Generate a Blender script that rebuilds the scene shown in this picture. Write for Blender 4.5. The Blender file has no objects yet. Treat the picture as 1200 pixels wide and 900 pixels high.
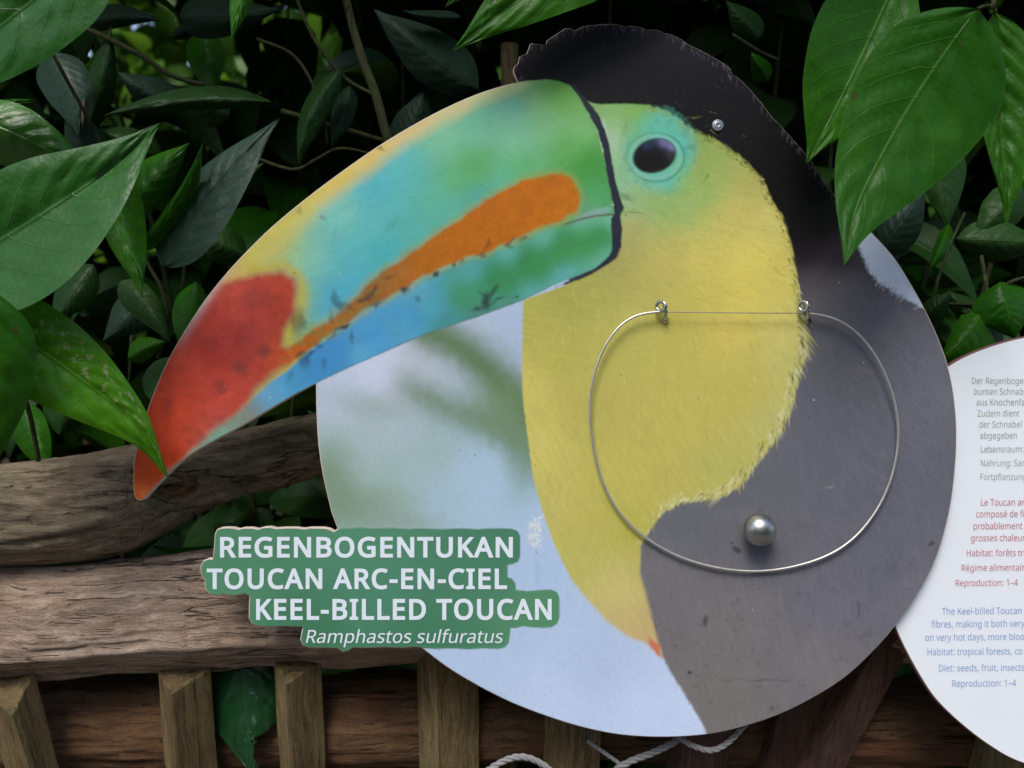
import bpy, bmesh, math, random
import numpy as np
from mathutils import Vector, Matrix, Euler

R = math.radians
SC = bpy.context.scene
COL = SC.collection
rng = random.Random(7)
nrg = np.random.default_rng(5)

# ------------------------------------------------------------------ camera
PITCH = R(10.0)
CAM = np.array([0.0, 0.0, 1.35])
D = 0.70                                   # distance from the lens to the sign
F = 28.0 / 36.0 * 1200.0                   # focal length in photo pixels
FWD = np.array([0, math.cos(PITCH), -math.sin(PITCH)])
UP = np.array([0, math.sin(PITCH), math.cos(PITCH)])
RIGHT = np.array([1.0, 0, 0])
MM = D / F                                 # metres per photo pixel on the sign

cd = bpy.data.cameras.new("camera")
cd.lens = 28.0
cd.sensor_width = 36.0
cd.clip_start = 0.01
cd.clip_end = 500.0
cd.dof.use_dof = True
cd.dof.focus_distance = D
cd.dof.aperture_fstop = 5.0
cam = bpy.data.objects.new("camera", cd)
cam.location = CAM
cam.rotation_euler = (R(90) - PITCH, 0, 0)
COL.objects.link(cam)
SC.camera = cam

# ------------------------------------------------------------------ daylight (overcast)
SUN_EL, SUN_AZ = R(60), R(-158)            # behind and left of the photographer
w = bpy.data.worlds.new("World")
SC.world = w
w.use_nodes = True
wn = w.node_tree.nodes
bg = wn["Background"]
sky = wn.new("ShaderNodeTexSky")
sky.sky_type = 'NISHITA'
sky.sun_disc = False
sky.sun_elevation = SUN_EL
sky.sun_rotation = SUN_AZ
sky.dust_density = 2.5
sky.air_density = 1.0
w.node_tree.links.new(sky.outputs[0], bg.inputs[0])
bg.inputs[1].default_value = 0.15
sd = bpy.data.lights.new("sun", 'SUN')
sd.energy = 1.5
sd.angle = R(24)
sd.color = (1.0, 0.97, 0.93)
sun = bpy.data.objects.new("sun", sd)
sdir = Vector((math.sin(SUN_AZ) * math.cos(SUN_EL), math.cos(SUN_AZ) * math.cos(SUN_EL), math.sin(SUN_EL)))
sun.rotation_euler = sdir.to_track_quat('Z', 'Y').to_euler()
sun.location = (-2, -3, 6)
COL.objects.link(sun)

SC.view_settings.view_transform = 'Standard'
SC.view_settings.look = 'None'
SC.view_settings.gamma = 1.0
SC.view_settings.use_curve_mapping = False
SC.view_settings.exposure = 0.57
SC.render.engine = 'CYCLES'
SC.cycles.max_bounces = 6
SC.cycles.diffuse_bounces = 3
SC.cycles.glossy_bounces = 3
SC.cycles.transmission_bounces = 4

# ------------------------------------------------------------------ helpers
def P(px, py, off=0.0):
    """world point seen at a photo pixel, off metres beyond the sign plane"""
    px = np.asarray(px, float); py = np.asarray(py, float); d = D + np.asarray(off, float)
    x = (px - 600) / F * d; y = (450 - py) / F * d
    return CAM + x[..., None] * RIGHT + y[..., None] * UP + d[..., None] * FWD

def S(px, py, h=0.0):
    """point on the sign: photo-pixel position on its face, h metres in front of it (orthogonal)"""
    px = np.asarray(px, float); py = np.asarray(py, float); h = np.asarray(h, float)
    px, py, h = np.broadcast_arrays(px, py, h)
    x = (px - 600) * MM; y = (450 - py) * MM
    return CAM + x[..., None] * RIGHT + y[..., None] * UP + (D - h)[..., None] * FWD

def S_seen(px, py, h=0.0):
    """like S, but for things h metres off the board: the point of that plane seen at photo pixel (px, py)"""
    k = (D - np.asarray(h, float)) / D
    return S(600 + (np.asarray(px, float) - 600) * k, 450 + (np.asarray(py, float) - 450) * k, h)

def tag(o, label=None, cat=None, group=None, kind=None):
    if label: o['label'] = label
    if cat: o['category'] = cat
    if group: o['group'] = group
    if kind: o['kind'] = kind
    return o

def wloc(o):
    v = np.zeros(3)
    while o is not None:
        v = v + np.array(o.location); o = o.parent
    return v

def thing(name, label, cat, loc, group=None):
    o = bpy.data.objects.new(name, None)
    o.empty_display_size = 0.05
    o.location = tuple(float(a) for a in loc)
    COL.objects.link(o)
    return tag(o, label, cat, group)

def mesh_data(name, verts, faces, mat, smooth=True, uv=None):
    me = bpy.data.meshes.new(name)
    me.from_pydata([tuple(map(float, v)) for v in verts], [], [tuple(map(int, f)) for f in faces])
    if mat is not None:
        me.materials.append(mat)
    if uv is not None:
        l = me.uv_layers.new(name="UVMap")
        idx = np.empty(len(me.loops), np.int32); me.loops.foreach_get("vertex_index", idx)
        l.data.foreach_set("uv", np.asarray(uv, np.float32)[idx].ravel())
    me.polygons.foreach_set("use_smooth", [smooth] * len(me.polygons))
    me.update()
    return me

def obj(name, verts, faces, mat, parent=None, smooth=True, uv=None, loc=None):
    """one mesh object from world-space vertices"""
    verts = np.asarray(verts, float)
    base = wloc(parent) if parent is not None else np.zeros(3)
    org = np.zeros(3) if loc is None else np.asarray(loc, float)
    me = mesh_data(name, verts - base - org, faces, mat, smooth, uv)
    o = bpy.data.objects.new(name, me)
    o.location = tuple(org)
    COL.objects.link(o)
    if parent is not None:
        o.parent = parent
    return o

def catmull(pts, n=6, closed=False):
    pts = np.asarray(pts, float)
    if closed:
        q = np.vstack([pts[-1:], pts, pts[:2]])
    else:
        q = np.vstack([2 * pts[0] - pts[1], pts, 2 * pts[-1] - pts[-2]])
    out = []
    m = len(pts) if closed else len(pts) - 1
    for i in range(m):
        p0, p1, p2, p3 = q[i:i + 4]
        for k in range(n):
            t = k / n
            out.append(0.5 * (2 * p1 + (p2 - p0) * t + (2 * p0 - 5 * p1 + 4 * p2 - p3) * t * t + (3 * p1 - p0 - 3 * p2 + p3) * t ** 3))
    if not closed:
        out.append(pts[-1])
    return np.array(out)

def tube(path, rad, sides=10, caps=True, seed_up=(0.13, 0.2, 0.97)):
    path = np.asarray(path, float); n = len(path)
    rad = np.broadcast_to(np.asarray(rad, float), (n,))
    tang = np.gradient(path, axis=0)
    tang /= np.linalg.norm(tang, axis=1)[:, None] + 1e-12
    u = np.cross(tang[0], seed_up); u /= np.linalg.norm(u)
    V = []
    for i in range(n):
        u = u - tang[i] * (u @ tang[i]); u /= np.linalg.norm(u) + 1e-12
        v = np.cross(tang[i], u)
        for k in range(sides):
            a = 2 * math.pi * k / sides
            V.append(path[i] + rad[i] * (math.cos(a) * u + math.sin(a) * v))
    Fc = []
    for i in range(n - 1):
        for k in range(sides):
            k2 = (k + 1) % sides
            Fc.append((i * sides + k, i * sides + k2, (i + 1) * sides + k2, (i + 1) * sides + k))
    if caps:
        Fc.append(tuple(range(sides))[::-1]); Fc.append(tuple((n - 1) * sides + k for k in range(sides)))
    return np.array(V), Fc

def join(parts):
    V = []; Fc = []; b = 0
    for v, f in parts:
        V.append(np.asarray(v, float)); Fc += [tuple(i + b for i in q) for q in f]; b += len(v)
    return np.vstack(V), Fc

# value noise -------------------------------------------------------
def _h(i, j, k, s):
    n = (i.astype(np.int64) * 374761393 + j.astype(np.int64) * 668265263 + k.astype(np.int64) * 2147483647 + s * 974634533) & 0xffffffff
    n = ((n ^ (n >> 13)) * 1274126177) & 0xffffffff
    n = (n ^ (n >> 16)) & 0xffffffff
    return n / 4294967295.0 * 2 - 1

def noise(x, y, z=None, s=0):
    x = np.asarray(x, float); y = np.asarray(y, float); z = np.zeros_like(x) if z is None else np.asarray(z, float)
    i = np.floor(x); j = np.floor(y); k = np.floor(z)
    fx, fy, fz = x - i, y - j, z - k
    fx = fx * fx * (3 - 2 * fx); fy = fy * fy * (3 - 2 * fy); fz = fz * fz * (3 - 2 * fz)
    i = i.astype(np.int64); j = j.astype(np.int64); k = k.astype(np.int64)
    r = 0
    for a in (0, 1):
        for b in (0, 1):
            for c in (0, 1):
                wgt = (fx if a else 1 - fx) * (fy if b else 1 - fy) * (fz if c else 1 - fz)
                r = r + wgt * _h(i + a, j + b, k + c, s)
    return r

def fbm(x, y, z=None, s=0, o=3):
    r = 0; a = 1.0; t = 0
    for q in range(o):
        r = r + a * noise(x * 2 ** q, y * 2 ** q, None if z is None else z * 2 ** q, s + q); t += a; a *= 0.5
    return r / t

def sstep(a, b, x):
    t = np.clip((x - a) / (b - a), 0, 1)
    return t * t * (3 - 2 * t)

def srgb(*c):
    c = np.asarray(c, float) / 255.0
    return np.where(c <= 0.04045, c / 12.92, ((c + 0.055) / 1.055) ** 2.4)

# ------------------------------------------------------------------ materials
class NT:
    def __init__(s, name):
        s.m = bpy.data.materials.new(name); s.m.use_nodes = True
        s.t = s.m.node_tree; s.b = s.t.nodes["Principled BSDF"]; s.out = s.t.nodes["Material Output"]
    def n(s, kind, **kw):
        q = s.t.nodes.new(kind)
        for k, v in kw.items():
            if k.startswith('i_'):
                q.inputs[int(k[2:])].default_value = v
            else:
                setattr(q, k, v)
        return q
    def l(s, a, b):
        s.t.links.new(a, b)
    def math(s, op, a, b=None, clamp=False):
        q = s.n("ShaderNodeMath", operation=op, use_clamp=clamp)
        for i, v in enumerate((a, b)):
            if v is None: continue
            if hasattr(v, 'links'): s.l(v, q.inputs[i])
            else: q.inputs[i].default_value = v
        return q.outputs[0]
    def mix(s, fac, a, b):
        q = s.n("ShaderNodeMix", data_type='RGBA')
        for soc, v in ((q.inputs[0], fac), (q.inputs[6], a), (q.inputs[7], b)):
            if hasattr(v, 'links'): s.l(v, soc)
            else: soc.default_value = v if isinstance(v, float) else (*v[:3], 1)
        return q.outputs[2]
    def ramp(s, fac, stops):
        q = s.n("ShaderNodeValToRGB")
        e = q.color_ramp.elements
        while len(e) < len(stops): e.new(0.5)
        for el, (p, c) in zip(e, stops):
            el.position = p; el.color = (*c, 1) if len(c) == 3 else c
        s.l(fac, q.inputs[0])
        return q.outputs[0]

def leaf_mat(name, c1, c2, vein, rough=0.36, spec=0.55, scar=0.0, nv=8.0, trans=0.18):
    q = NT(name)
    uv = q.n("ShaderNodeUVMap", uv_map="UVMap")
    sx = q.n("ShaderNodeSeparateXYZ"); q.l(uv.outputs[0], sx.inputs[0])
    a = q.math('ABSOLUTE', q.math('SUBTRACT', q.math('MULTIPLY', sx.outputs[0], 2.0), 1.0))
    t = sx.outputs[1]
    wob = q.n("ShaderNodeTexNoise", i_2=6.0); q.l(uv.outputs[0], wob.inputs[0])
    tw = q.math('ADD', t, q.math('MULTIPLY', q.math('SUBTRACT', wob.outputs[0], 0.5), 0.035))
    ph = q.math('MULTIPLY', q.math('SUBTRACT', tw, q.math('MULTIPLY', q.math('POWER', a, 1.3), 0.24)), nv)
    fr = q.math('ABSOLUTE', q.math('SUBTRACT', q.math('FRACT', ph), 0.5))          # .5 on the vein
    veinl = q.math('MULTIPLY', q.math('SUBTRACT', fr, 0.46), 25.0, True)
    veinl = q.math('MULTIPLY', veinl, q.math('SUBTRACT', 1.0, q.math('POWER', a, 3.0)))
    mid = q.math('SUBTRACT', 1.0, q.math('MULTIPLY', a, 26.0), True)
    vfac = q.math('MAXIMUM', q.math('MULTIPLY', veinl, 0.22), q.math('MULTIPLY', mid, 0.75))
    oi = q.n("ShaderNodeObjectInfo")
    geo = q.n("ShaderNodeNewGeometry")
    tc = q.n("ShaderNodeTexCoord")
    big = q.n("ShaderNodeTexNoise", i_2=9.0, i_3=4.0); q.l(geo.outputs['Position'], big.inputs[0])
    fac = q.math('ADD', q.math('MULTIPLY', q.math('SUBTRACT', big.outputs[0], 0.5), 1.6), oi.outputs['Random'], True)
    col = q.mix(fac, c1, c2)
    mott = q.n("ShaderNodeTexNoise", i_2=160.0, i_3=3.0); q.l(geo.outputs['Position'], mott.inputs[0])
    hsv = q.n("ShaderNodeHueSaturation"); q.l(col, hsv.inputs['Color'])
    q.l(q.math('ADD', 0.72, q.math('MULTIPLY', mott.outputs[0], 0.56)), hsv.inputs['Value'])
    col = q.mix(vfac, hsv.outputs[0], vein)
    if scar > 0:
        sc = q.n("ShaderNodeTexNoise", i_2=1.0, i_3=5.0, i_4=0.7)
        mp = q.n("ShaderNodeMapping"); mp.inputs['Scale'].default_value = (9, 24, 1); mp.inputs['Rotation'].default_value = (0, 0, 0.5)
        q.l(uv.outputs[0], mp.inputs[0]); q.l(mp.outputs[0], sc.inputs[0])
        side = q.math('MULTIPLY', q.math('GREATER_THAN', sx.outputs[0], 0.56), q.math('LESS_THAN', a, 0.85))
        sf = q.math('MULTIPLY', q.math('MULTIPLY', q.math('SUBTRACT', sc.outputs[0], 0.535), 11.0, True), side)
        col = q.mix(q.math('MULTIPLY', sf, scar), col, (0.36, 0.36, 0.2))
    # a few brown flecks and nibbled-looking spots
    fl = q.n("ShaderNodeTexNoise", i_2=75.0, i_3=3.0); q.l(geo.outputs['Position'], fl.inputs[0])
    ff = q.math('MULTIPLY', q.math('SUBTRACT', fl.outputs[0], 0.70), 26.0, True)
    col = q.mix(q.math('MULTIPLY', ff, 0.7), col, (0.05, 0.035, 0.012))
    yl = q.n("ShaderNodeTexNoise", i_2=24.0, i_3=2.0); q.l(geo.outputs['Position'], yl.inputs[0])
    yf = q.math('MULTIPLY', q.math('SUBTRACT', yl.outputs[0], 0.60), 4.0, True)
    col = q.mix(q.math('MULTIPLY', yf, 0.45), col, tuple(min(1, 1.5 * a + 0.012) for a in c2))
    # edge of the blade a touch drier
    edge = q.math('MULTIPLY', q.math('SUBTRACT', a, 0.965), 28.0, True)
    col = q.mix(q.math('MULTIPLY', edge, 0.4), col, vein)
    q.l(col, q.b.inputs['Base Color'])
    rn = q.n("ShaderNodeTexNoise", i_2=40.0, i_3=3.0); q.l(geo.outputs['Position'], rn.inputs[0])
    q.l(q.math('ADD', rough - 0.10, q.math('MULTIPLY', rn.outputs[0], 0.2)), q.b.inputs['Roughness'])
    q.b.inputs['Specular IOR Level'].default_value = spec
    cell = q.n("ShaderNodeTexVoronoi", i_2=260.0); q.l(geo.outputs['Position'], cell.inputs[0])
    hgt = q.math('ADD', q.math('MULTIPLY', cell.outputs[0], 0.2), q.math('MULTIPLY', q.math('ADD', q.math('MULTIPLY', veinl, 0.5), mid), -0.55))
    bu = q.n("ShaderNodeBump", i_0=0.65, i_1=0.0016); q.l(hgt, bu.inputs['Height'])
    q.l(bu.outputs[0], q.b.inputs['Normal'])
    tr = q.n("ShaderNodeBsdfTranslucent"); q.l(q.mix(0.5, col, (0.16, 0.30, 0.02)), tr.inputs[0])
    mx = q.n("ShaderNodeMixShader", i_0=trans)
    q.l(q.b.outputs[0], mx.inputs[1]); q.l(tr.outputs[0], mx.inputs[2]); q.l(mx.outputs[0], q.out.inputs[0])
    return q.m

LEAF_MID = leaf_mat("leaf_mid_green", (0.015, 0.096, 0.002), (0.032, 0.14, 0.004), (0.06, 0.18, 0.012), rough=0.4, spec=0.2, trans=0.26)
LEAF_BLUE = leaf_mat("leaf_deep_green", (0.012, 0.080, 0.006), (0.022, 0.112, 0.010), (0.035, 0.13, 0.025), rough=0.4, spec=0.36)
LEAF_YEL = leaf_mat("leaf_yellow_green", (0.042, 0.19, 0.003), (0.066, 0.235, 0.005), (0.10, 0.28, 0.02), rough=0.36, spec=0.26, trans=0.24, scar=0.75, nv=10)
LEAF_YOUNG = leaf_mat("leaf_young_green", (0.034, 0.165, 0.004), (0.052, 0.20, 0.007), (0.08, 0.24, 0.03), rough=0.34)
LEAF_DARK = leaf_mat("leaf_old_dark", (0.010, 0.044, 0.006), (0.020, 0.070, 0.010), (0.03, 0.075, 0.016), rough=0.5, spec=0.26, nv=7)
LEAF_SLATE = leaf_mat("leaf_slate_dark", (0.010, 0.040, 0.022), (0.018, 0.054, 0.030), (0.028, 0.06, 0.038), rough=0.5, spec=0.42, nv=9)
LEAF_SHADE = leaf_mat("leaf_slate_shade", (0.007, 0.026, 0.014), (0.012, 0.036, 0.018), (0.018, 0.04, 0.024), rough=0.55, spec=0.25, nv=9)  # darker copy of the slate leaf, deep shade put into its colour
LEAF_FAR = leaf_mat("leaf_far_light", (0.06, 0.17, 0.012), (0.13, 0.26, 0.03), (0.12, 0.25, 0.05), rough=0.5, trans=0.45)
LEAF_DRY = leaf_mat("leaf_dry_brown", (0.09, 0.06, 0.045), (0.14, 0.10, 0.08), (0.18, 0.13, 0.10), rough=0.7, spec=0.2)

def wood_mat(name, dark, mid, light, axis='X', scale=1.0, crack=0.6, tint=None, rough=0.75):
    q = NT(name)
    tc = q.n("ShaderNodeTexCoord")
    mp = q.n("ShaderNodeMapping")
    st = {'X': (9, 120, 120), 'Z': (150, 150, 6)}[axis]
    mp.inputs['Scale'].default_value = tuple(a * scale for a in st)
    q.l(tc.outputs['Object'], mp.inputs[0])
    wp = q.n("ShaderNodeTexNoise", i_2=14.0, i_3=3.0); q.l(tc.outputs['Object'], wp.inputs[0])
    add = q.n("ShaderNodeVectorMath", operation='MULTIPLY_ADD')
    q.l(wp.outputs[1], add.inputs[0]); add.inputs[1].default_value = (2.6, 2.6, 2.6); q.l(mp.outputs[0], add.inputs[2])
    g = q.n("ShaderNodeTexNoise", i_2=1.0, i_3=8.0, i_4=0.78); q.l(add.outputs[0], g.inputs[0])
    g2 = q.n("ShaderNodeTexNoise", i_2=2.7, i_3=5.0, i_4=0.6); q.l(add.outputs[0], g2.inputs[0])
    blot = q.n("ShaderNodeTexNoise", i_2=11.0, i_3=5.0, i_4=0.6); q.l(tc.outputs['Object'], blot.inputs[0])
    f = q.math('ADD', q.math('MULTIPLY', g.outputs[0], 0.65), q.math('MULTIPLY', blot.outputs[0], 0.35))
    col = q.ramp(f, [(0.38, dark), (0.5, mid), (0.62, light)])
    if tint is not None:
        b2 = q.n("ShaderNodeTexNoise", i_2=17.0, i_3=4.0); q.l(tc.outputs['Object'], b2.inputs[0])
        col = q.mix(q.math('MULTIPLY', q.math('SUBTRACT', b2.outputs[0], 0.54), 5.0, True), col, tint)
    ck = q.math('MULTIPLY', q.math('SUBTRACT', 0.37, g2.outputs[0]), 20.0, True)
    ckf = q.math('MULTIPLY', ck, crack)
    col = q.mix(ckf, col, tuple(0.22 * c for c in dark))
    mp2 = q.n("ShaderNodeMapping"); mp2.inputs['Scale'].default_value = {'X': (2.2, 34, 34), 'Z': (40, 40, 1.6)}[axis]
    q.l(tc.outputs['Object'], mp2.inputs[0])
    ln = q.n("ShaderNodeTexNoise", i_2=1.0, i_3=5.0, i_4=0.55); q.l(mp2.outputs[0], ln.inputs[0])
    gate = q.n("ShaderNodeTexNoise", i_2=13.0, i_3=2.0); q.l(tc.outputs['Object'], gate.inputs[0])
    li = q.math('SUBTRACT', 1.0, q.math('MULTIPLY', q.math('ABSOLUTE', q.math('SUBTRACT', ln.outputs[0], 0.5)), 75.0), True)
    li = q.math('MULTIPLY', li, q.math('MULTIPLY', q.math('SUBTRACT', gate.outputs[0], 0.46), 9.0, True))
    col = q.mix(q.math('MULTIPLY', li, 0.85), col, tuple(0.15 * c for c in dark))
    ck = q.math('MAXIMUM', ck, q.math('MULTIPLY', li, 1.6))
    moss = q.n("ShaderNodeTexNoise", i_2=8.0, i_3=6.0, i_4=0.7); q.l(tc.outputs['Object'], moss.inputs[0])
    col = q.mix(q.math('MULTIPLY', q.math('SUBTRACT', moss.outputs[0], 0.56), 3.0, True), col, tuple(a * b for a, b in zip(mid, (0.62, 0.78, 0.5))))
    fine = q.n("ShaderNodeTexNoise", i_2=420.0, i_3=2.0); q.l(tc.outputs['Object'], fine.inputs[0])
    hsv = q.n("ShaderNodeHueSaturation"); q.l(col, hsv.inputs['Color'])
    q.l(q.math('ADD', 0.7, q.math('MULTIPLY', fine.outputs[0], 0.6)), hsv.inputs['Value'])
    q.l(hsv.outputs[0], q.b.inputs['Base Color'])
    q.b.inputs['Roughness'].default_value = rough
    q.b.inputs['Specular IOR Level'].default_value = 0.25
    h = q.math('ADD', q.math('SUBTRACT', q.math('MULTIPLY', g.outputs[0], 1.0), q.math('MULTIPLY', ck, 0.5)), q.math('MULTIPLY', fine.outputs[0], 0.12))
    bu = q.n("ShaderNodeBump", i_0=1.0, i_1=0.005); q.l(h, bu.inputs['Height']); q.l(bu.outputs[0], q.b.inputs['Normal'])
    return q.m

WOOD_LOG = wood_mat("wood_branch_grey", (0.0936, 0.0724, 0.0452), (0.244, 0.191, 0.125), (0.452, 0.362, 0.248), tint=(0.171, 0.159, 0.0839))
WOOD_RAIL = wood_mat("wood_rail_weathered", (0.162, 0.114, 0.0789), (0.389, 0.284, 0.206), (0.655, 0.516, 0.401), tint=(0.349, 0.204, 0.124))
WOOD_LOW = wood_mat("wood_rail_brown", (0.0587, 0.0313, 0.0161), (0.147, 0.0798, 0.0402), (0.264, 0.149, 0.0737), tint=(0.191, 0.0784, 0.0402))
WOOD_STAKE = wood_mat("wood_stake_tan", (0.108, 0.0722, 0.032), (0.23, 0.164, 0.0739), (0.351, 0.262, 0.136), axis='Z', tint=(0.162, 0.157, 0.0616))
WOOD_RED = wood_mat("wood_stake_red", (0.05, 0.028, 0.02), (0.11, 0.06, 0.042), (0.17, 0.10, 0.07), axis='Z', tint=(0.12, 0.055, 0.04))
STEM = wood_mat("plant_stem", (0.02, 0.03, 0.008), (0.045, 0.06, 0.018), (0.08, 0.09, 0.03), axis='Z', crack=0.3)

def plain(name, c, rough=0.5, metal=0.0, spec=0.5, var=0.2, scale=60, bump=0.0):
    q = NT(name)
    tc = q.n("ShaderNodeTexCoord")
    nz = q.n("ShaderNodeTexNoise", i_2=scale, i_3=5.0); q.l(tc.outputs['Object'], nz.inputs[0])
    col = q.mix(nz.outputs[0], tuple(a * (1 - var) for a in c), tuple(min(1, a * (1 + var)) for a in c))
    q.l(col, q.b.inputs['Base Color'])
    q.l(q.math('ADD', rough - 0.06, q.math('MULTIPLY', nz.outputs[0], 0.12)), q.b.inputs['Roughness'])
    q.b.inputs['Metallic'].default_value = metal
    q.b.inputs['Specular IOR Level'].default_value = spec
    if bump:
        bu = q.n("ShaderNodeBump", i_0=bump, i_1=0.001); q.l(nz.outputs[0], bu.inputs['Height']); q.l(bu.outputs[0], q.b.inputs['Normal'])
    return q.m

STEEL = plain("brushed_steel", (0.50, 0.49, 0.46), rough=0.25, metal=1.0, var=0.12, scale=300)
STEELDULL = plain("dull_steel_ball", (0.42, 0.42, 0.41), rough=0.36, metal=1.0, var=0.2, scale=90)
WIRE = plain("steel_wire", (0.66, 0.63, 0.57), rough=0.42, metal=0.85, var=0.15, scale=200)
BOARD_EDGE = plain("board_edge_cream", (0.62, 0.52, 0.43), rough=0.6, var=0.15, scale=90)
PANEL_EDGE = plain("panel_edge_maroon", (0.16, 0.07, 0.06), rough=0.6, var=0.2)
ROPE = plain("rope_fibre", (0.27, 0.27, 0.27), rough=0.85, spec=0.2, var=0.3, scale=400, bump=0.6)
SOIL = plain("soil", (0.05, 0.038, 0.027), rough=0.95, spec=0.1, var=0.5, scale=25, bump=0.8)
PATH = plain("gravel_path", (0.16, 0.15, 0.135), rough=0.9, spec=0.2, var=0.3, scale=120, bump=0.6)
INK_WHITE = plain("ink_white", (0.74, 0.82, 0.88), rough=0.45, var=0.03)
INK_DE = plain("ink_sage", (0.34, 0.43, 0.37), rough=0.5, var=0.04)
INK_FR = plain("ink_rose", (0.55, 0.17, 0.21), rough=0.5, var=0.04)
INK_EN = plain("ink_blue", (0.25, 0.38, 0.68), rough=0.5, var=0.04)

# ------------------------------------------------------------------ setting: ground and path
def sheet(name, x0, x1, y0, y1, z, mat, n=2):
    xs = np.linspace(x0, x1, n); ys = np.linspace(y0, y1, n)
    V = [(x, y, z) for y in ys for x in xs]
    Fc = [(j * n + i, j * n + i + 1, (j + 1) * n + i + 1, (j + 1) * n + i) for j in range(n - 1) for i in range(n - 1)]
    return tag(obj(name, V, Fc, mat, smooth=False), kind='structure')
sheet("ground", -150, 150, -150, 150, 0.0, SOIL)
sheet("path", -8, 8, -4.5, 0.42, 0.004, PATH)

# ------------------------------------------------------------------ leaves
_WT = np.array([[0, 0], [.03, .24], .08 * np.array([1, 6.6]), [.16, .82], [.25, .96], [.34, 1.0], [.45, .965], [.56, .85], [.67, .67], [.77, .47], [.86, .27], [.92, .14], [.965, .065], [1, 0]])
_WS = catmull(_WT, 8)
def wprof(t):
    return np.clip(np.interp(t, _WS[:, 0], _WS[:, 1]), 0, None)

def leaf_grid(nt=34, ns=8):
    t = np.linspace(0, 1, nt); s = np.linspace(-1, 1, 2 * ns + 1)
    T, Sg = np.meshgrid(t, s, indexing='ij')
    W = 2 * ns + 1
    Fc = [(i * W + k, i * W + k + 1, (i + 1) * W + k + 1, (i + 1) * W + k) for i in range(nt - 1) for k in range(W - 1)]
    return T.ravel(), Sg.ravel(), Fc

def quilt(T, Sg, nv, amp):
    ph = nv * (T - 0.24 * np.abs(Sg) ** 1.3)
    a = np.abs(Sg)
    return amp * (np.abs(np.sin(math.pi * (ph - 0.0))) ** 0.7) * np.clip(a * 5, 0, 1) * (1 - a ** 4) * np.clip(T * 8, 0, 1) * np.clip((1 - T) * 6, 0, 1)

def pleaf(parent, base, tip, wa, wb, mat, bow=0.0, arch=0.0, res=(40, 9), fa=0.0, fb=0.0, q=0.0024, nv=8, wav=0.0, tear=None, label=None, tipbow=0.0, name='leaf'):
    """a leaf blade: base/tip = (px, py, metres beyond the sign), wa = half width on the left-hand side going
    base->tip when the page is turned up, fa/fb = how far each edge leans away (+) or towards (-) the viewer"""
    T, Sg, Fc = leaf_grid(*res)
    b = np.array(base, float); e = np.array(tip, float)
    d = (e - b)[:2]; L = np.hypot(*d); d /= L
    pa = np.array([d[1], -d[0]])
    ctr = b[None] + (e - b)[None] * T[:, None]
    bo = bow * 4 * T * (1 - T) + tipbow * sstep(0.7, 1.0, T) * (T - 0.7)
    ctr[:, :2] += bo[:, None] * pa[None]
    ctr[:, 2] += -arch * 4 * T * (1 - T)
    seed = int(abs(base[0]) * 7 + abs(tip[1]) * 13) % 1000
    wdt = wprof(T ** (0.86 + 0.3 * ((seed * 37) % 100) / 100)) * np.where(Sg > 0, wa, wb)
    wdt = wdt * (1 + 0.04 * noise(T * 7, np.sign(Sg) * 3.3, s=seed))
    ctr[:, :2] += (Sg * wdt)[:, None] * pa[None]
    fold = np.where(Sg > 0, fa, fb)
    ctr[:, 2] += fold * np.abs(Sg) ** 1.25 * wprof(T)
    ctr[:, 2] -= quilt(T, Sg, nv, q)
    ctr[:, 2] += 0.0022 * min(1.0, L / 250.0) * fbm(T * 9 + seed, Sg * 2.6, s=seed, o=3)
    ctr[:, 2] += wav * np.sin(T * 9 + seed) * Sg * np.abs(Sg)
    keep = Fc
    if tear is not None:
        cx, cy, r = tear
        bad = (np.hypot(ctr[:, 0] - cx, ctr[:, 1] - cy) < r * (1 + 0.3 * fbm(ctr[:, 0] * 0.16, ctr[:, 1] * 0.16, s=3)))
        keep = [f for f in Fc if not any(bad[i] for i in f)]
    V = P(ctr[:, 0], ctr[:, 1], ctr[:, 2])
    uv = np.c_[Sg * 0.5 + 0.5, T]
    o = obj(name, V, keep, mat, parent, uv=uv)
    if label: o['label'] = label
    return o

def pstem(parent, pts, r0, r1, mat=STEM, name='stem', n=6):
    pts = np.array(pts, float)
    c = catmull(pts, n)
    V = P(c[:, 0], c[:, 1], c[:, 2])
    v, f = tube(V, np.linspace(r0, r1, len(V)), 8)
    return obj(name, v, f, mat, parent)

# ------------------------------------------------------------------ the toucan board: outline
BEAK_TOP = [(158, 533), (165, 505), (176, 470), (195, 425), (217, 386), (240, 351), (265, 320), (290, 293), (320, 264), (360, 231), (400, 201), (440, 173), (480, 148.5), (520, 127), (560, 109.5), (590, 100), (610, 95.6)]
CREST = [(606.7, 95.5), (600.8, 84), (602.5, 78), (607, 74), (608.5, 66), (617, 63), (621, 51.5), (623, 50.2), (639.5, 52.4), (641, 47), (650, 41), (663, 32.5), (668, 33), (673.5, 35.5), (683, 31), (690, 29.5), (702, 28.5), (714, 27.7), (725, 28.8), (733, 31), (742, 30), (750, 31.5), (758, 34.5), (770, 34.5), (778, 38), (790, 41), (800, 46.7), (807, 52), (820, 58), (833, 65), (842, 70), (850, 75), (856, 80), (858, 86), (868, 93), (878, 103), (889, 116), (897, 126), (905, 137), (915, 147), (925, 158), (933, 167), (950, 187), (962, 206), (972, 222), (988, 240), (1004, 254)]
DISC = [(1017, 267), (1047, 300), (1067, 331), (1083.5, 361), (1099, 394), (1110.5, 426), (1118, 461), (1121.5, 502), (1120, 547), (1113, 600), (1098, 653), (1076, 696), (1048, 735.5), (1018, 769), (987, 796.5), (950, 819.5), (912, 838), (872, 851.5), (835, 860), (800, 863.6), (760, 864), (720, 860.5), (680, 852), (640, 839.5), (600, 824), (560, 804), (525, 783), (494, 759.5)]
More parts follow.
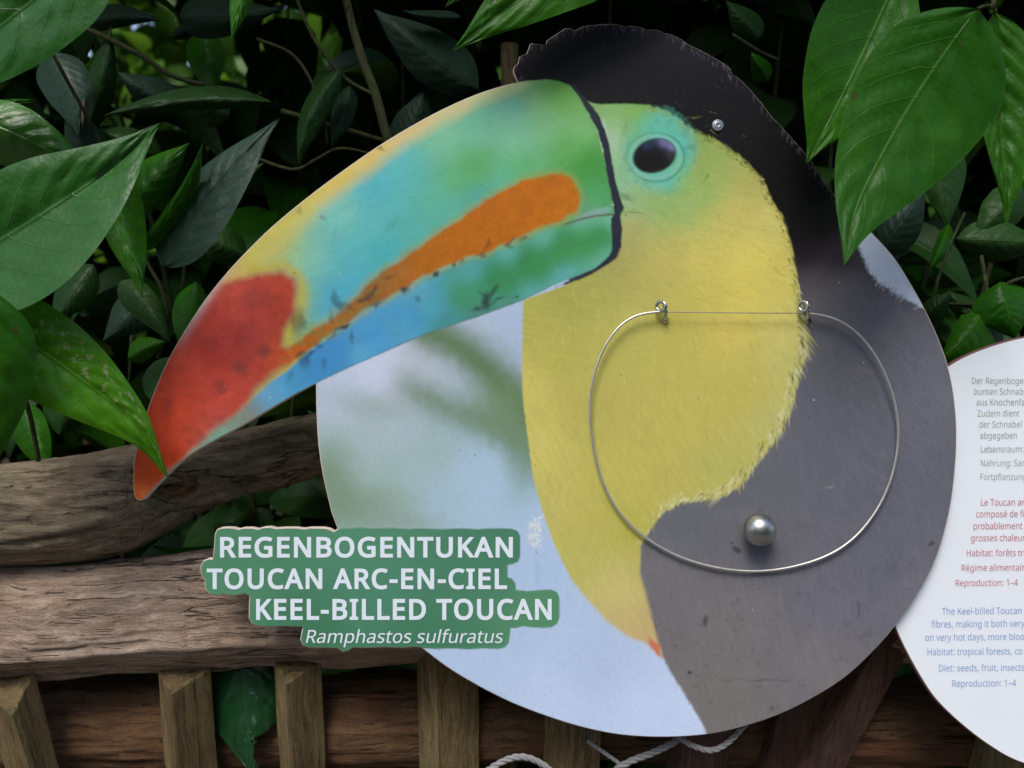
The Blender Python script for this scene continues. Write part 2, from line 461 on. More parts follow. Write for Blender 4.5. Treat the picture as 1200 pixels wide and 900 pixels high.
LABEL_L = [(487, 758.5), (470, 759.7), (450, 759), (430, 760), (413, 759.6), (408, 763), (401.5, 764.6), (396, 760.5), (380, 759.5), (362, 759.6), (354.5, 756.5), (351.5, 750), (352.8, 742), (354.6, 735), (330, 734.3), (310, 735), (303, 734.3), (295.5, 731.5), (291.2, 725), (291.3, 710), (292, 698.5), (287, 696.2), (279, 698), (270, 698.6), (262, 696.6), (254, 698.2), (246, 697), (240, 690.5), (239.2, 679), (235.4, 673.5), (234.2, 664.5), (238, 657), (244.5, 654.4), (249, 655.4), (250.4, 640), (251.3, 626), (254, 620.5), (259, 618.4), (268, 618), (275, 618.7), (279, 620), (286, 618.4), (296, 618.4), (302, 620), (309, 617.7), (317, 617.4), (323, 619), (335, 618.2), (347, 618.2), (356, 619.4), (364, 618.2), (380, 618.4), (387, 620), (391.3, 622.8), (395.3, 619.5)]
DISC_L = [(388, 600), (378, 556), (372.8, 520), (370.6, 485), (370, 449.6)]
BEAK_BOT = [(345, 463), (318, 479), (283, 500), (258, 513), (233, 527), (221, 535), (213, 541), (200, 553), (186, 567), (175, 579), (169.5, 585), (163, 587), (158.5, 583.5), (156, 576), (155.6, 560), (156.3, 543)]
OUT = np.array(
    list(catmull(BEAK_TOP, 3)) + list(CREST) + list(catmull(DISC, 4)) + LABEL_L + list(catmull(DISC_L, 3)) + list(catmull(BEAK_BOT, 2)), float)
_k = [0]
for i in range(1, len(OUT)):
    if np.hypot(*(OUT[i] - OUT[_k[-1]])) > 0.8: _k.append(i)
OUT = OUT[_k]

def poly_sdf(px, py, poly, closed=True):
    """signed distance (negative inside)"""
    poly = np.asarray(poly, float)
    a = poly; b = np.roll(poly, -1, axis=0)
    if not closed: a, b = a[:-1], b[:-1]
    n = len(px); best = np.full(n, 1e18); ins = np.zeros(n, bool)
    for (x0, y0), (x1, y1) in zip(a, b):
        dx, dy = x1 - x0, y1 - y0
        t = np.clip(((px - x0) * dx + (py - y0) * dy) / (dx * dx + dy * dy + 1e-12), 0, 1)
        dd = (px - x0 - t * dx) ** 2 + (py - y0 - t * dy) ** 2
        np.minimum(best, dd, out=best)
        if closed:
            c = (y0 > py) != (y1 > py)
            if dy != 0:
                ins ^= c & (px < (x1 - x0) * (py - y0) / dy + x0)
    d = np.sqrt(best)
    return np.where(ins, -d, d) if closed else d

def nearest_on(px, py, poly):
    a = np.asarray(poly, float); b = np.roll(a, -1, axis=0)
    best = np.full(len(px), 1e18); qx = px.copy(); qy = py.copy()
    for (x0, y0), (x1, y1) in zip(a, b):
        dx, dy = x1 - x0, y1 - y0
        t = np.clip(((px - x0) * dx + (py - y0) * dy) / (dx * dx + dy * dy + 1e-12), 0, 1)
        ex, ey = x0 + t * dx, y0 + t * dy
        dd = (px - ex) ** 2 + (py - ey) ** 2
        m = dd < best
        best[m] = dd[m]; qx[m] = ex[m]; qy[m] = ey[m]
    return qx, qy

def inset(poly, r):
    p = np.asarray(poly, float)
    e = np.roll(p, -1, 0) - p; e /= np.linalg.norm(e, axis=1)[:, None]
    nrm = np.c_[-e[:, 1], e[:, 0]]
    vn = nrm + np.roll(nrm, 1, 0); vn /= np.maximum(np.linalg.norm(vn, axis=1)[:, None], 0.5)
    area = 0.5 * np.sum(p[:, 0] * np.roll(p[:, 1], -1) - np.roll(p[:, 0], -1) * p[:, 1])
    return p + vn * np.reshape(r, (-1, 1)) * (1 if area > 0 else -1)

# ------------------------------------------------------------------ the printed picture (ink colours on the board)
GAIN = 1.0 / 0.93
def field(px, py, anchors, pw=1.7, fl=420.0):
    """smooth blend of ink colours given at (x, y, (r,g,b) [, reach])"""
    acc = np.zeros((len(px), 3)); tot = np.zeros(len(px))
    for an in anchors:
        x, y, c = an[:3]; s = an[3] if len(an) > 3 else 1.0
        wgt = (s * s * 900.0 / ((px - x) ** 2 + (py - y) ** 2 + fl)) ** pw
        acc += wgt[:, None] * srgb(*c)[None]; tot += wgt
    return acc / tot[:, None]

def over(col, m, c):
    return col * (1 - m[:, None]) + np.asarray(c) * m[:, None]

def spot(px, py, x, y, rx, ry=None, ang=0.0, soft=0.6):
    ry = rx if ry is None else ry
    ca, sa = math.cos(ang), math.sin(ang)
    u = (px - x) * ca + (py - y) * sa; v = -(px - x) * sa + (py - y) * ca
    return 1 - sstep(1 - soft, 1 + soft * 0.4, np.sqrt((u / rx) ** 2 + (v / ry) ** 2))

YELLOW = [(613, 352), (611.5, 430), (613, 470), (618, 510), (625, 560), (636, 600), (650, 640), (670, 680), (690, 705), (710, 727), (735, 746), (757, 754), (777, 772), (768, 742), (758, 702), (750, 672), (751, 640), (762, 620), (778, 600), (800, 588), (822, 586), (844, 583), (860, 574), (876, 560), (899, 527), (915, 507), (926, 482), (932, 462), (937, 441), (945, 414), (947, 392), (940, 365), (936, 340), (931, 313), (925, 281), (917, 255), (904, 233), (891, 207), (869, 185), (845, 167), (827, 159), (808, 149), (784, 132), (760, 123), (735, 121.5), (700, 122), (684, 117), (676, 112), (690, 160), (700, 230), (705, 310), (660, 335)]
DARK = [(594, 97), (590, 60), (650, 15), (760, 10), (860, 60), (960, 170), (990, 236), (1000, 258), (1004, 276), (1010, 296), (1017, 317), (1029, 331), (1053, 346), (1086, 362), (1150, 420), (1150, 640), (1000, 830), (834, 872), (820, 843), (800, 810), (786, 788), (776, 768), (700, 600), (640, 130), (612, 110)]
BEAK = BEAK_TOP + [(640, 93), (655, 95), (668, 100), (677, 111), (699, 150), (711, 200), (719, 240), (728, 252), (726, 290), (718, 305), (690, 318), (664, 328), (646, 335.5), (613, 352), (560, 371.5), (500, 391), (450, 413), (400, 435), (370, 449.6)] + BEAK_BOT + [(140, 560)]
BAND = [(664, 97), (670, 103), (677, 113), (688, 132), (699, 153), (705, 175), (709.5, 200), (714, 222), (717, 240), (719, 250), (714.5, 256), (716, 290), (712.6, 299.5), (702, 309), (689, 317), (668, 327), (646, 338), (664, 334.5), (684, 327), (702, 318), (714, 310), (723.5, 302.6), (729, 290), (730.5, 268), (728.5, 252), (733, 243.5), (728, 230), (723.5, 215.5), (720, 198), (717, 181), (714, 164), (709.5, 150), (702, 133), (691, 119), (682, 108), (674, 99)]
ORANGE = [(633, 205.5), (645, 204.5), (657, 204.5), (667, 208), (674, 214), (680, 226), (680, 237), (676, 247), (660, 258), (633, 267), (600, 283), (567, 297), (553, 300.5), (533, 308), (500, 323), (467, 343), (440, 356), (420, 369), (400, 384), (380, 397), (360, 411), (335, 432), (318, 444), (312, 430), (333, 413), (345, 401), (360, 390), (380, 378), (400, 364), (415, 351), (427, 337), (440, 324), (455, 314), (480, 297), (500, 283), (533, 260), (567, 237), (600, 217), (617, 209.5)]
RED = [(258, 332), (300, 321), (333, 318), (346, 326), (349, 345), (346, 365), (334, 385), (332, 405), (345, 410), (340, 425), (320, 438), (300, 456), (282, 482), (255, 500), (232, 522), (200, 553), (160, 600), (130, 580), (150, 480), (200, 390)]
LOWER = [(728, 251), (713, 252.5), (690, 256), (676, 259), (660, 262), (633, 270), (600, 285.5), (567, 299.5), (553, 303), (533, 310), (500, 325.5), (467, 345.5), (440, 358.5), (420, 371), (400, 386), (380, 399.5), (360, 414), (335, 435), (318, 448), (303, 460), (285, 482), (255, 502), (283, 520), (400, 460), (620, 380), (760, 320)]
LABEL_POLY = LABEL_L[:-1] + [(400, 619.6), (420, 618.4), (440, 619.2), (460, 618.5), (478, 620), (490, 619.3), (520, 620), (540, 619), (560, 620.2), (572, 619.2), (590, 619), (600, 619.6), (606.5, 622), (609.6, 628), (609.8, 652), (607, 658.5), (600, 661.5), (594.8, 662), (594.8, 676.5), (600, 678), (604, 684), (604.6, 691.3), (618, 692.8), (632, 691.4), (646, 691), (652.5, 693.5), (655.6, 700), (655.8, 724), (653, 731), (646, 735.3), (636, 736), (622, 735), (612, 734), (606, 736), (598.4, 736.2), (597.5, 745), (596.5, 753), (592, 758.5), (585, 760.6), (565, 760), (550, 761), (530, 760), (510, 760.6), (494, 759.6)]

def strokes(col, px, py, segs, order=None):
    """short hair-like ink strokes: (x0, y0, x1, y1, width, strength, colour), fading to the tip"""
    o = np.argsort(py, kind='stable'); sy = py[o]
    for (x0, y0, x1, y1, wd, k, c) in segs:
        a, b = np.searchsorted(sy, [min(y0, y1) - 3, max(y0, y1) + 3])
        ii = o[a:b]; ii = ii[np.abs(px[ii] - 0.5 * (x0 + x1)) < abs(x1 - x0) * 0.5 + 3]
        if not len(ii): continue
        dx, dy = x1 - x0, y1 - y0; l2 = dx * dx + dy * dy + 1e-9
        t = np.clip(((px[ii] - x0) * dx + (py[ii] - y0) * dy) / l2, 0, 1)
        d = np.hypot(px[ii] - x0 - t * dx, py[ii] - y0 - t * dy)
        m = k * np.exp(-(d / (wd * (1.05 - 0.7 * t))) ** 2) * (1 - t ** 3)
        col[ii] = col[ii] * (1 - m[:, None]) + srgb(*c) * m[:, None]
    return col

def paint(px, py):
    N = len(px); hr = np.random.default_rng(17)
    g1 = fbm(px / 3.0, py / 3.0, s=11, o=2); g2 = fbm(px / 14.0, py / 14.0, s=21, o=3); g3 = fbm(px / 60.0, py / 60.0, s=31, o=3)
    wx, wy = px + 3.0 * noise(px / 9, py / 9, s=41), py + 3.0 * noise(px / 9, py / 9, s=42)
    # blurred background of the picture
    col = field(px, py, [(400, 470, (182, 194, 214)), (440, 432, (196, 204, 222)), (470, 425, (188, 196, 212)), (600, 380, (168, 186, 210)), (560, 378, (176, 190, 208)), (430, 500, (164, 182, 184)), (395, 520, (158, 178, 176)), (510, 530, (156, 180, 178)), (450, 560, (154, 178, 172)),
        (560, 560, (168, 192, 212), 1.3), (520, 590, (160, 184, 196)), (600, 570, (164, 190, 208), 1.2), (470, 600, (154, 176, 172)), (640, 660, (172, 194, 220), 1.5), (620, 740, (176, 197, 222), 1.5), (700, 780, (176, 194, 220), 1.5), (560, 790, (176, 196, 222), 1.5), (640, 820, (186, 203, 228), 1.5), (760, 830, (190, 206, 231), 1.5), (800, 850, (192, 208, 233)), (1045, 330, (208, 218, 234), 2.0), (1075, 355, (200, 214, 232), 2.0)], 1.5)
    band = poly_sdf(wx, wy, [(490, 386), (520, 396), (548, 414), (575, 436), (600, 462), (622, 492)], closed=False)
    col = over(col, 0.95 * np.exp(-(band / 26.0) ** 2) * sstep(455, 500, px), srgb(94, 120, 82))
    band = poly_sdf(wx, wy, [(470, 452), (500, 465), (535, 482), (575, 497), (612, 520), (640, 545)], closed=False)
    col = over(col, 0.72 * np.exp(-(band / 22.0) ** 2) * sstep(430, 500, px), srgb(98, 124, 86))
    for (x, y, rx, ry, an, k) in ((588, 478, 46, 44, 0.6, .75), (430, 474, 60, 20, 0.2, .3), (384, 560, 40, 46, 0, .75), (402, 604, 52, 30, 0, .6), (432, 585, 60, 24, 0.1, .4), (612, 540, 26, 50, 0, .5), (470, 612, 60, 14, 0, .3)):
        col = over(col, k * spot(wx, wy, x, y, rx, ry, an, 0.95), srgb(110, 136, 98))
    col *= (1 + 0.05 * g1 + 0.03 * g3)[:, None]
    # dark plumage
    dk = field(px, py, [
        (620, 80, (46, 40, 58)), (680, 50, (44, 38, 54)), (640, 90, (24, 30, 46)), (720, 90, (20, 25, 40), 1.3), (760, 45, (44, 36, 52)), (820, 75, (38, 32, 44)), (850, 110, (30, 27, 35)), (800, 110, (20, 22, 36), 1.2),
        (900, 160, (27, 25, 30), 1.3), (940, 210, (28, 25, 28), 1.2), (920, 240, (29, 26, 29)), (960, 260, (36, 32, 35)), (945, 300, (52, 48, 52)), (985, 300, (62, 58, 62)), (955, 325, (84, 80, 85)), (1010, 300, (78, 74, 80)),
        (1000, 345, (96, 92, 98), 1.2), (960, 355, (94, 90, 96)), (1050, 370, (102, 98, 106), 1.3), (1010, 430, (100, 97, 105), 1.5), (1090, 450, (100, 98, 108), 1.5), (960, 520, (98, 96, 106), 1.5), (1060, 560, (96, 95, 106), 1.5), (900, 560, (96, 94, 102), 1.4),
        (800, 620, (98, 97, 104), 1.3), (880, 640, (100, 97, 104), 1.4), (780, 680, (108, 104, 107), 1.3), (860, 740, (112, 106, 108), 1.6), (960, 700, (102, 99, 108), 1.5), (1030, 660, (98, 96, 107), 1.5), (840, 820, (112, 106, 106), 1.5), (950, 790, (112, 105, 108), 1.4), (1070, 690, (106, 102, 112))])
    grey = sstep(300, 370, py)
    dk = dk * (1 + grey[:, None] * np.array([0.14, 0.2, 0.16]))
    brush = noise((px * 0.8 + py * 0.6) / 26, (-px * 0.6 + py * 0.8) / 2.2, s=51)
    brush2 = noise((px * 0.25 + py) / 22, (px - py * 0.25) / 1.8, s=52)
    scr = sstep(0.45, 0.9, brush) * sstep(0.0, 0.5, noise(px / 70, py / 70, s=53) + 0.15)
    dk = dk * (1 + grey * (0.05 * g1 + 0.05 * g2 + 0.045 * g3 + 0.05 * brush2))[:, None]
    dk = over(dk, 0.09 * scr * grey * sstep(900, 1000, px), srgb(150, 146, 156))
    dk = over(dk, 0.25 * grey * sstep(0.62, 0.85, noise(px / 6, py / 6, s=54)) * sstep(600, 680, py), srgb(78, 76, 84))
    up = 1 - grey
    dk = dk * (1 - 0.6 * up * sstep(0.12, 0.0, dk.mean(1)))[:, None]
    rimd = poly_sdf(px, py, OUT)
    hair = sstep(0.1, 0.8, noise(px / 1.6 + py / 9, py / 7, s=55))
    dk = over(dk, up * 0.55 * hair * sstep(-11, -1.5, rimd) * (py < 330), srgb(104, 96, 112))
    dk = over(dk, up * 0.5 * sstep(0.78, 0.95, noise(px / 1.9, py / 1.9, s=56)) * sstep(0.0, 0.6, noise(px / 40, py / 40, s=57) + 0.3), srgb(86, 80, 100))
    sdk = poly_sdf(px, py, DARK)
    jag = 2.2 * noise(px / 14 - py / 3.0, (px + py) / 16, s=58) * (py < 380)
    m = 1 - sstep(-2.6, 2.6, sdk + jag + 1.0 * g1)
    col = over(col, m, dk)
    for (x, y, rx, ry, c, k) in ((829, 729, 4, 7, (72, 70, 74), .75), (808, 789, 3.4, 3.4, (60, 60, 68), .8), (890, 797, 55, 1.2, (84, 78, 80), .5), (864, 643, 5, 4, (64, 62, 70), .8), (858, 637, 3, 3, (70, 68, 76), .7), (1004, 712, 1.6, 12, (76, 74, 82), .6), (1092, 636, 3, 3, (72, 70, 78), .8),
                            (905, 831, 5, 4, (90, 84, 86), .7), (1012, 433, 18, 6, (118, 114, 122), .5), (892, 596, 4, 4, (80, 78, 86), .5), (972, 570, 7, 1.6, (150, 148, 150), .5), (870, 468, 1.5, 1.5, (66, 60, 60), .8)):
        col = over(col, k * spot(wx, wy, x, y, rx, ry), srgb(*c))
    # yellow face and breast
    ye = field(px, py, [
        (620, 370, (168, 164, 62)), (660, 350, (160, 156, 58)), (700, 330, (160, 158, 62)), (720, 310, (150, 148, 64)), (650, 420, (172, 166, 66), 1.2), (740, 400, (176, 170, 72), 1.2), (625, 450, (194, 182, 86)), (632, 530, (194, 184, 88)), (700, 480, (176, 168, 72), 1.3), (800, 400, (182, 172, 70), 1.2),
        (850, 390, (198, 180, 76)), (870, 340, (204, 188, 80), 1.2), (880, 300, (206, 192, 84), 1.3), (820, 300, (196, 182, 80)), (830, 350, (186, 176, 70)), (780, 300, (182, 170, 76)), (740, 270, (168, 160, 82)), (745, 330, (174, 164, 72)), (860, 250, (190, 178, 84), 1.2), (900, 260, (194, 184, 96)), (880, 215, (170, 164, 76)),
        (850, 200, (150, 162, 72)), (830, 180, (136, 158, 66)), (805, 160, (118, 150, 54)), (800, 240, (148, 172, 86)), (770, 240, (134, 168, 84)), (830, 225, (138, 172, 78)), (740, 235, (140, 170, 110)), (790, 215, (112, 172, 96)), (720, 140, (142, 182, 120)), (705, 130, (126, 170, 74)), (740, 128, (116, 166, 58), 1.2),
        (765, 130, (110, 160, 66)), (712, 165, (160, 190, 160)), (718, 195, (136, 180, 120)), (728, 215, (128, 180, 140)), (910, 330, (198, 186, 82)), (925, 380, (196, 188, 96)), (920, 430, (184, 178, 92)), (870, 460, (182, 172, 72), 1.2), (900, 490, (178, 174, 92)), (800, 500, (182, 172, 74), 1.2), (840, 540, (174, 170, 78)),
        (720, 560, (182, 174, 74), 1.2), (780, 570, (176, 168, 70)), (650, 590, (184, 176, 84)), (690, 650, (178, 172, 78)), (720, 690, (188, 178, 100)), (745, 735, (186, 170, 104)), (740, 620, (172, 166, 60)), (700, 600, (178, 170, 70)), (755, 752, (186, 156, 98))])
    fur = noise((px * 0.5 + py * 0.87) / 17, (-px * 0.87 + py * 0.5) / 1.7, s=61)
    fur2 = noise((px + py * 0.2) / 12, (py - px * 0.2) / 1.6, s=62)
    low = sstep(380, 520, py)
    ye = ye * 1.05 + np.array([0.012, 0.018, 0.045])
    ye *= (1 + 0.05 * fur * low + 0.05 * fur2 * (1 - low) + 0.03 * g2 + 0.02 * g1)[:, None]
    syl = poly_sdf(px, py, YELLOW)
    right = sstep(740, 800, px)
    syf = syl + right * (1.5 * noise((px * 0.35 + py * 0.94) / 20, (px * 0.94 - py * 0.35) / 2.6, s=63) + 1.2 * noise((px * .3 + py * .95) / 9, (px * .95 - py * .3) / 1.5, s=64)) + (1 - right) * 0.8 * g1
    softl = 1.2 + 1.4 * right + 3 * sstep(620, 720, py) * (1 - right)
    ye = over(ye, 0.45 * right * sstep(-16, -1, syf) * sstep(0.0, 0.7, fur) * sstep(300, 380, py), srgb(206, 206, 168))
    ye = over(ye, 0.35 * right * sstep(-9, 0, syf) * sstep(0.2, 0.7, noise(px / 1.7, py / 5, s=65)), srgb(70, 66, 40))
    m = 1 - sstep(-1, 1, syf / softl)
    col = over(col, m, ye)
    col = over(col, 0.8 * spot(wx, wy, 768, 758, 4.5, 15, -0.45), srgb(196, 104, 84))
    edge = catmull([(760, 123), (784, 132), (808, 149), (845, 167), (869, 185), (891, 207), (904, 233), (917, 255), (925, 281), (931, 313), (936, 340), (943, 370), (947, 395), (944, 415), (936, 441), (931, 463), (925, 484), (914, 507), (898, 528), (876, 558), (860, 573), (844, 582), (822, 586), (800, 588), (778, 600), (762, 620), (751, 640)], 30)
    tg = np.gradient(edge, axis=0); tg /= np.linalg.norm(tg, axis=1)[:, None]
    segs = []
    for _q in range(900):
        i = hr.integers(0, len(edge)); p = edge[i]; t = tg[i]; nr = np.array([-t[1], t[0]]) * (-1 if True else 1)
        yy = p[1]; big = sstep(300, 400, yy) * sstep(640, 560, yy)
        ln = (4 + 13 * big) * hr.uniform(0.4, 1.15) * (1 + 0.5 * noise(np.array([i / 22.0]), np.array([0.5]), s=5)[0])
        dr = t * hr.uniform(0.55, 1.0) + nr * hr.uniform(0.1, 0.75); dr /= np.linalg.norm(dr)
        st0 = p - nr * hr.uniform(0, 7 + 5 * big) - t * hr.uniform(0, 3)
        if yy > 586 or hr.uniform() < 0.8:
            c = (206, 206, 160) if hr.uniform() < 0.45 * big + 0.12 else (178, 174, 88) if yy > 240 else (128, 134, 58)
        else:
            c = (58, 55, 44)
        segs.append((*st0, *(st0 + dr * ln), hr.uniform(0.6, 1.15), hr.uniform(0.35, 0.8), c))
    for _q in range(1100):                                               # soft body feathering
        x, y = hr.uniform(620, 940), hr.uniform(250, 740)
        if poly_sdf(np.array([x]), np.array([y]), YELLOW)[0] > -8: continue
        an = math.pi / 2 + (x - 760) / -420.0 + hr.normal(0, 0.12) - 0.9 * sstep(420, 280, y)
        ln = hr.uniform(8, 24); lt = hr.uniform() < 0.6
        segs.append((x, y, x + ln * math.cos(an), y + ln * math.sin(an), hr.uniform(0.8, 1.9), hr.uniform(0.05, 0.17), (214, 208, 130) if lt else (140, 132, 44)))
    for _q in range(260):                                                # head: short dark and pale barbs round the eye and throat
        x, y = hr.uniform(700, 880), hr.uniform(128, 300)
        an = 0.5 + hr.normal(0, 0.35) + (y - 180) / 160; ln = hr.uniform(5, 13)
        segs.append((x, y, x + ln * math.cos(an), y + ln * math.sin(an), hr.uniform(0.6, 1.1), hr.uniform(0.06, 0.22), (70, 96, 44) if hr.uniform() < 0.5 else (196, 206, 120)))
    for _q in range(150):                                                # rubbed scratches on the grey back
        x, y = hr.uniform(980, 1110), hr.uniform(350, 560); an = 0.72 + hr.normal(0, 0.13); ln = hr.uniform(8, 44)
        segs.append((x, y, x + ln * math.cos(an), y + ln * math.sin(an), hr.uniform(0.5, 1.2), hr.uniform(0.04, 0.16), (150, 146, 156)))
    for _q in range(120):
        x, y = hr.uniform(840, 1040), hr.uniform(660, 760); an = 1.45 + hr.normal(0, 0.1); ln = hr.uniform(8, 30)
        segs.append((x, y, x + ln * math.cos(an), y + ln * math.sin(an), hr.uniform(0.6, 1.4), hr.uniform(0.05, 0.16), (140, 136, 144) if hr.uniform() < 0.6 else (78, 74, 80)))
    for _q in range(90):                                                 # feather tips of the crest and nape
        i = hr.integers(0, len(CREST)); p = np.array(CREST[i]) + hr.normal(0, 4, 2); ln = hr.uniform(5, 13)
        an = math.pi / 2 + 0.35 * (p[0] < 660) + hr.normal(0, 0.3)
        segs.append((*p, p[0] + ln * math.cos(an), p[1] + ln * math.sin(an), 0.8, hr.uniform(0.15, 0.5), (112, 104, 124)))
    for _q in range(70):                                                 # shoulder edge against the white
        x = hr.uniform(1008, 1084); y = np.interp(x, [1008, 1017, 1029, 1053, 1086], [290, 317, 331, 346, 362]) + hr.uniform(2, 8)
        an = -0.75 + hr.normal(0, 0.3) - 0.4 * (x < 1030); ln = hr.uniform(4, 14)
        segs.append((x, y, x + ln * math.cos(an), y + ln * math.sin(an), 0.8, hr.uniform(0.3, 0.7), (96, 92, 98) if hr.uniform() < .7 else (216, 220, 230)))
    for _q in range(34):                                                 # green patch between the beak and the board's edge wears thin
        x, y = hr.uniform(624, 634), hr.uniform(606, 642); an = hr.uniform(0, 6.28); ln = hr.uniform(2, 7)
        segs.append((x, y, x + ln * math.cos(an), y + ln * math.sin(an), 0.9, hr.uniform(0.4, 0.9), (226, 228, 220)))
    col = strokes(col, px, py, segs)
    # eye
    ring = field(px, py, [(770, 150, (100, 184, 162)), (735, 175, (112, 178, 146)), (805, 170, (98, 182, 168)), (745, 215, (118, 186, 150)), (780, 212, (104, 186, 170)), (800, 200, (116, 184, 130)), (740, 148, (118, 182, 112)), (790, 145, (98, 182, 162))])
    e1 = np.sqrt(((px - 771) / 44.0) ** 2 + ((py - 177) / 48.0) ** 2) + 0.11 * g2 + 0.06 * g1
    ring *= (1 + 0.06 * g1 + 0.05 * noise(e1 * 30, np.arctan2(py - 180, px - 770) * 6, s=71))[:, None]
    col = over(col, 1 - sstep(0.72, 1.16, e1), ring)
    col = over(col, 0.3 * sstep(0.3, 0.8, noise(e1 * 16, np.arctan2(py - 180, px - 770) * 5, s=72)) * np.exp(-((e1 - 0.9) / 0.22) ** 2), srgb(60, 110, 84))
    e2 = np.sqrt(((px - 768) / 30.0) ** 2 + ((py - 184) / 25.5) ** 2)
    col = over(col, 0.5 * np.exp(-((e2 - 1.13) / 0.05) ** 2) * (0.55 + 0.45 * sstep(-0.2, 0.3, (px - 768) / 40 + (py - 180) / 60)), srgb(40, 108, 104))
    col = over(col, 0.65 * (np.exp(-((e2 - 0.96) / 0.055) ** 2)), srgb(140, 186, 180))
    e3 = np.sqrt(((px - 767) / 25.0 + 0.0 * py) ** 2 + ((py - 182.5 + 0.12 * (px - 767)) / 20.0) ** 2)
    eye = field(px, py, [(755, 190, (10, 14, 12), 1.6), (768, 186, (8, 10, 12), 1.7), (778, 193, (26, 29, 22)), (770, 201, (44, 48, 30)), (788, 183, (48, 50, 44)), (787, 171, (124, 120, 166)), (779, 167, (110, 108, 146)), (760, 170, (48, 58, 80)), (747, 182, (34, 40, 48)), (768, 177, (34, 36, 34)), (779, 178, (40, 42, 40))], 2.0, 22.0)
    col = over(col, 1 - sstep(0.93, 1.03, e3), eye)
    col = over(col, 0.6 * np.exp(-((e3 - 1.0) / 0.05) ** 2), srgb(30, 36, 46))
    for (x, y, rx, ry, an, c, k) in ((707, 152, 7, 16, -0.3, (176, 200, 182), .6), (733, 228, 12, 3, 0.5, (58, 88, 60), .35), (742, 250, 16, 2, 0.15, (100, 90, 50), .4), (828, 208, 6, 2, -.9, (96, 112, 56), .5), (724, 290, 3, 14, 0, (110, 104, 52), .5)):
        col = over(col, k * spot(wx, wy, x, y, rx, ry, an), srgb(*c))
    # beak ------------------------------------------------------------
    up_ = field(px, py, [
        (650, 108, (112, 178, 82), 1.1), (670, 118, (122, 182, 92)), (620, 110, (138, 184, 124)), (600, 125, (110, 180, 166)), (640, 145, (128, 184, 136)), (680, 150, (124, 180, 116)), (560, 150, (112, 180, 150)), (520, 165, (122, 186, 152)), (600, 160, (122, 186, 150), 1.1),
        (560, 198, (96, 166, 96), 1.2), (540, 210, (100, 174, 116), 1.1), (610, 195, (98, 172, 108)), (690, 195, (70, 146, 66), 1.2), (670, 175, (98, 168, 86)), (700, 225, (80, 156, 90)), (690, 240, (96, 160, 120)), (505, 235, (96, 176, 142)), (470, 200, (94, 180, 178), 1.1), (440, 220, (88, 176, 186), 1.1), (480, 230, (92, 178, 170)),
        (400, 250, (122, 190, 176)), (430, 265, (96, 178, 178)), (480, 270, (90, 174, 164)), (520, 250, (92, 172, 158)), (450, 300, (76, 170, 172), 1.1), (400, 300, (86, 174, 178)), (370, 300, (120, 188, 172)), (360, 330, (98, 178, 176)), (390, 348, (78, 162, 190), 1.2), (380, 370, (84, 166, 186)), (420, 335, (82, 168, 188)),
        (360, 390, (110, 170, 140)), (345, 300, (146, 184, 132)), (330, 290, (166, 184, 120)), (560, 230, (84, 164, 160)), (585, 215, (96, 172, 150)), (352, 345, (140, 176, 90)), (342, 385, (150, 148, 66))], 1.9)
    ridge = poly_sdf(px, py, BEAK_TOP, closed=False)
    rc = field(px, py, [(260, 330, (198, 176, 116)), (300, 300, (186, 182, 96)), (340, 258, (192, 184, 98)), (400, 212, (206, 186, 98)), (440, 185, (206, 182, 106)), (480, 160, (204, 186, 130)), (530, 133, (196, 190, 140)), (590, 108, (178, 192, 140)), (300, 325, (200, 170, 90))])
    rw = np.interp(px, [200, 300, 380, 460, 540, 610, 650], [40, 36, 24, 20, 17, 12, 4])
    up_ = over(up_, (1 - sstep(0.25 * rw, 1.5 * rw, ridge + 3 * g2)) * sstep(655, 600, px) * 1.0, rc)
    rd = field(px, py, [(300, 350, (160, 64, 58), 1.1), (260, 370, (188, 76, 66)), (320, 340, (172, 72, 54)), (325, 380, (158, 66, 54)), (285, 395, (138, 58, 56), 1.2), (250, 420, (164, 62, 58)), (300, 420, (146, 60, 58)), (320, 420, (190, 86, 52)), (220, 430, (208, 84, 66)), (215, 480, (214, 84, 58)), (200, 500, (210, 76, 50)), (240, 480, (190, 76, 64)),
        (270, 465, (188, 78, 64)), (255, 500, (170, 90, 84)), (230, 510, (184, 88, 72)), (200, 540, (206, 70, 42)), (180, 555, (222, 90, 48)), (167, 560, (220, 78, 50)), (164, 578, (228, 128, 66)), (190, 490, (216, 84, 56)), (270, 345, (190, 86, 70))])
    sred = poly_sdf(px, py, RED) + 3 * g2
    rd *= (1 + 0.10 * g2 + 0.05 * g1 + 0.10 * fbm(px / 7, py / 7, s=98))[:, None]
    halo = np.exp(-((sred - 6) / 7.0) ** 2) * (px > 290)
    up_ = over(up_, 0.75 * halo, srgb(178, 166, 70))
    up_ = over(up_, 1 - sstep(-7, 7, sred), rd)
    pale = np.exp(-(ridge / 7.0) ** 2) * sstep(200, 230, px) * sstep(285, 240, px)
    up_ = over(up_, 0.8 * pale, srgb(206, 176, 172))
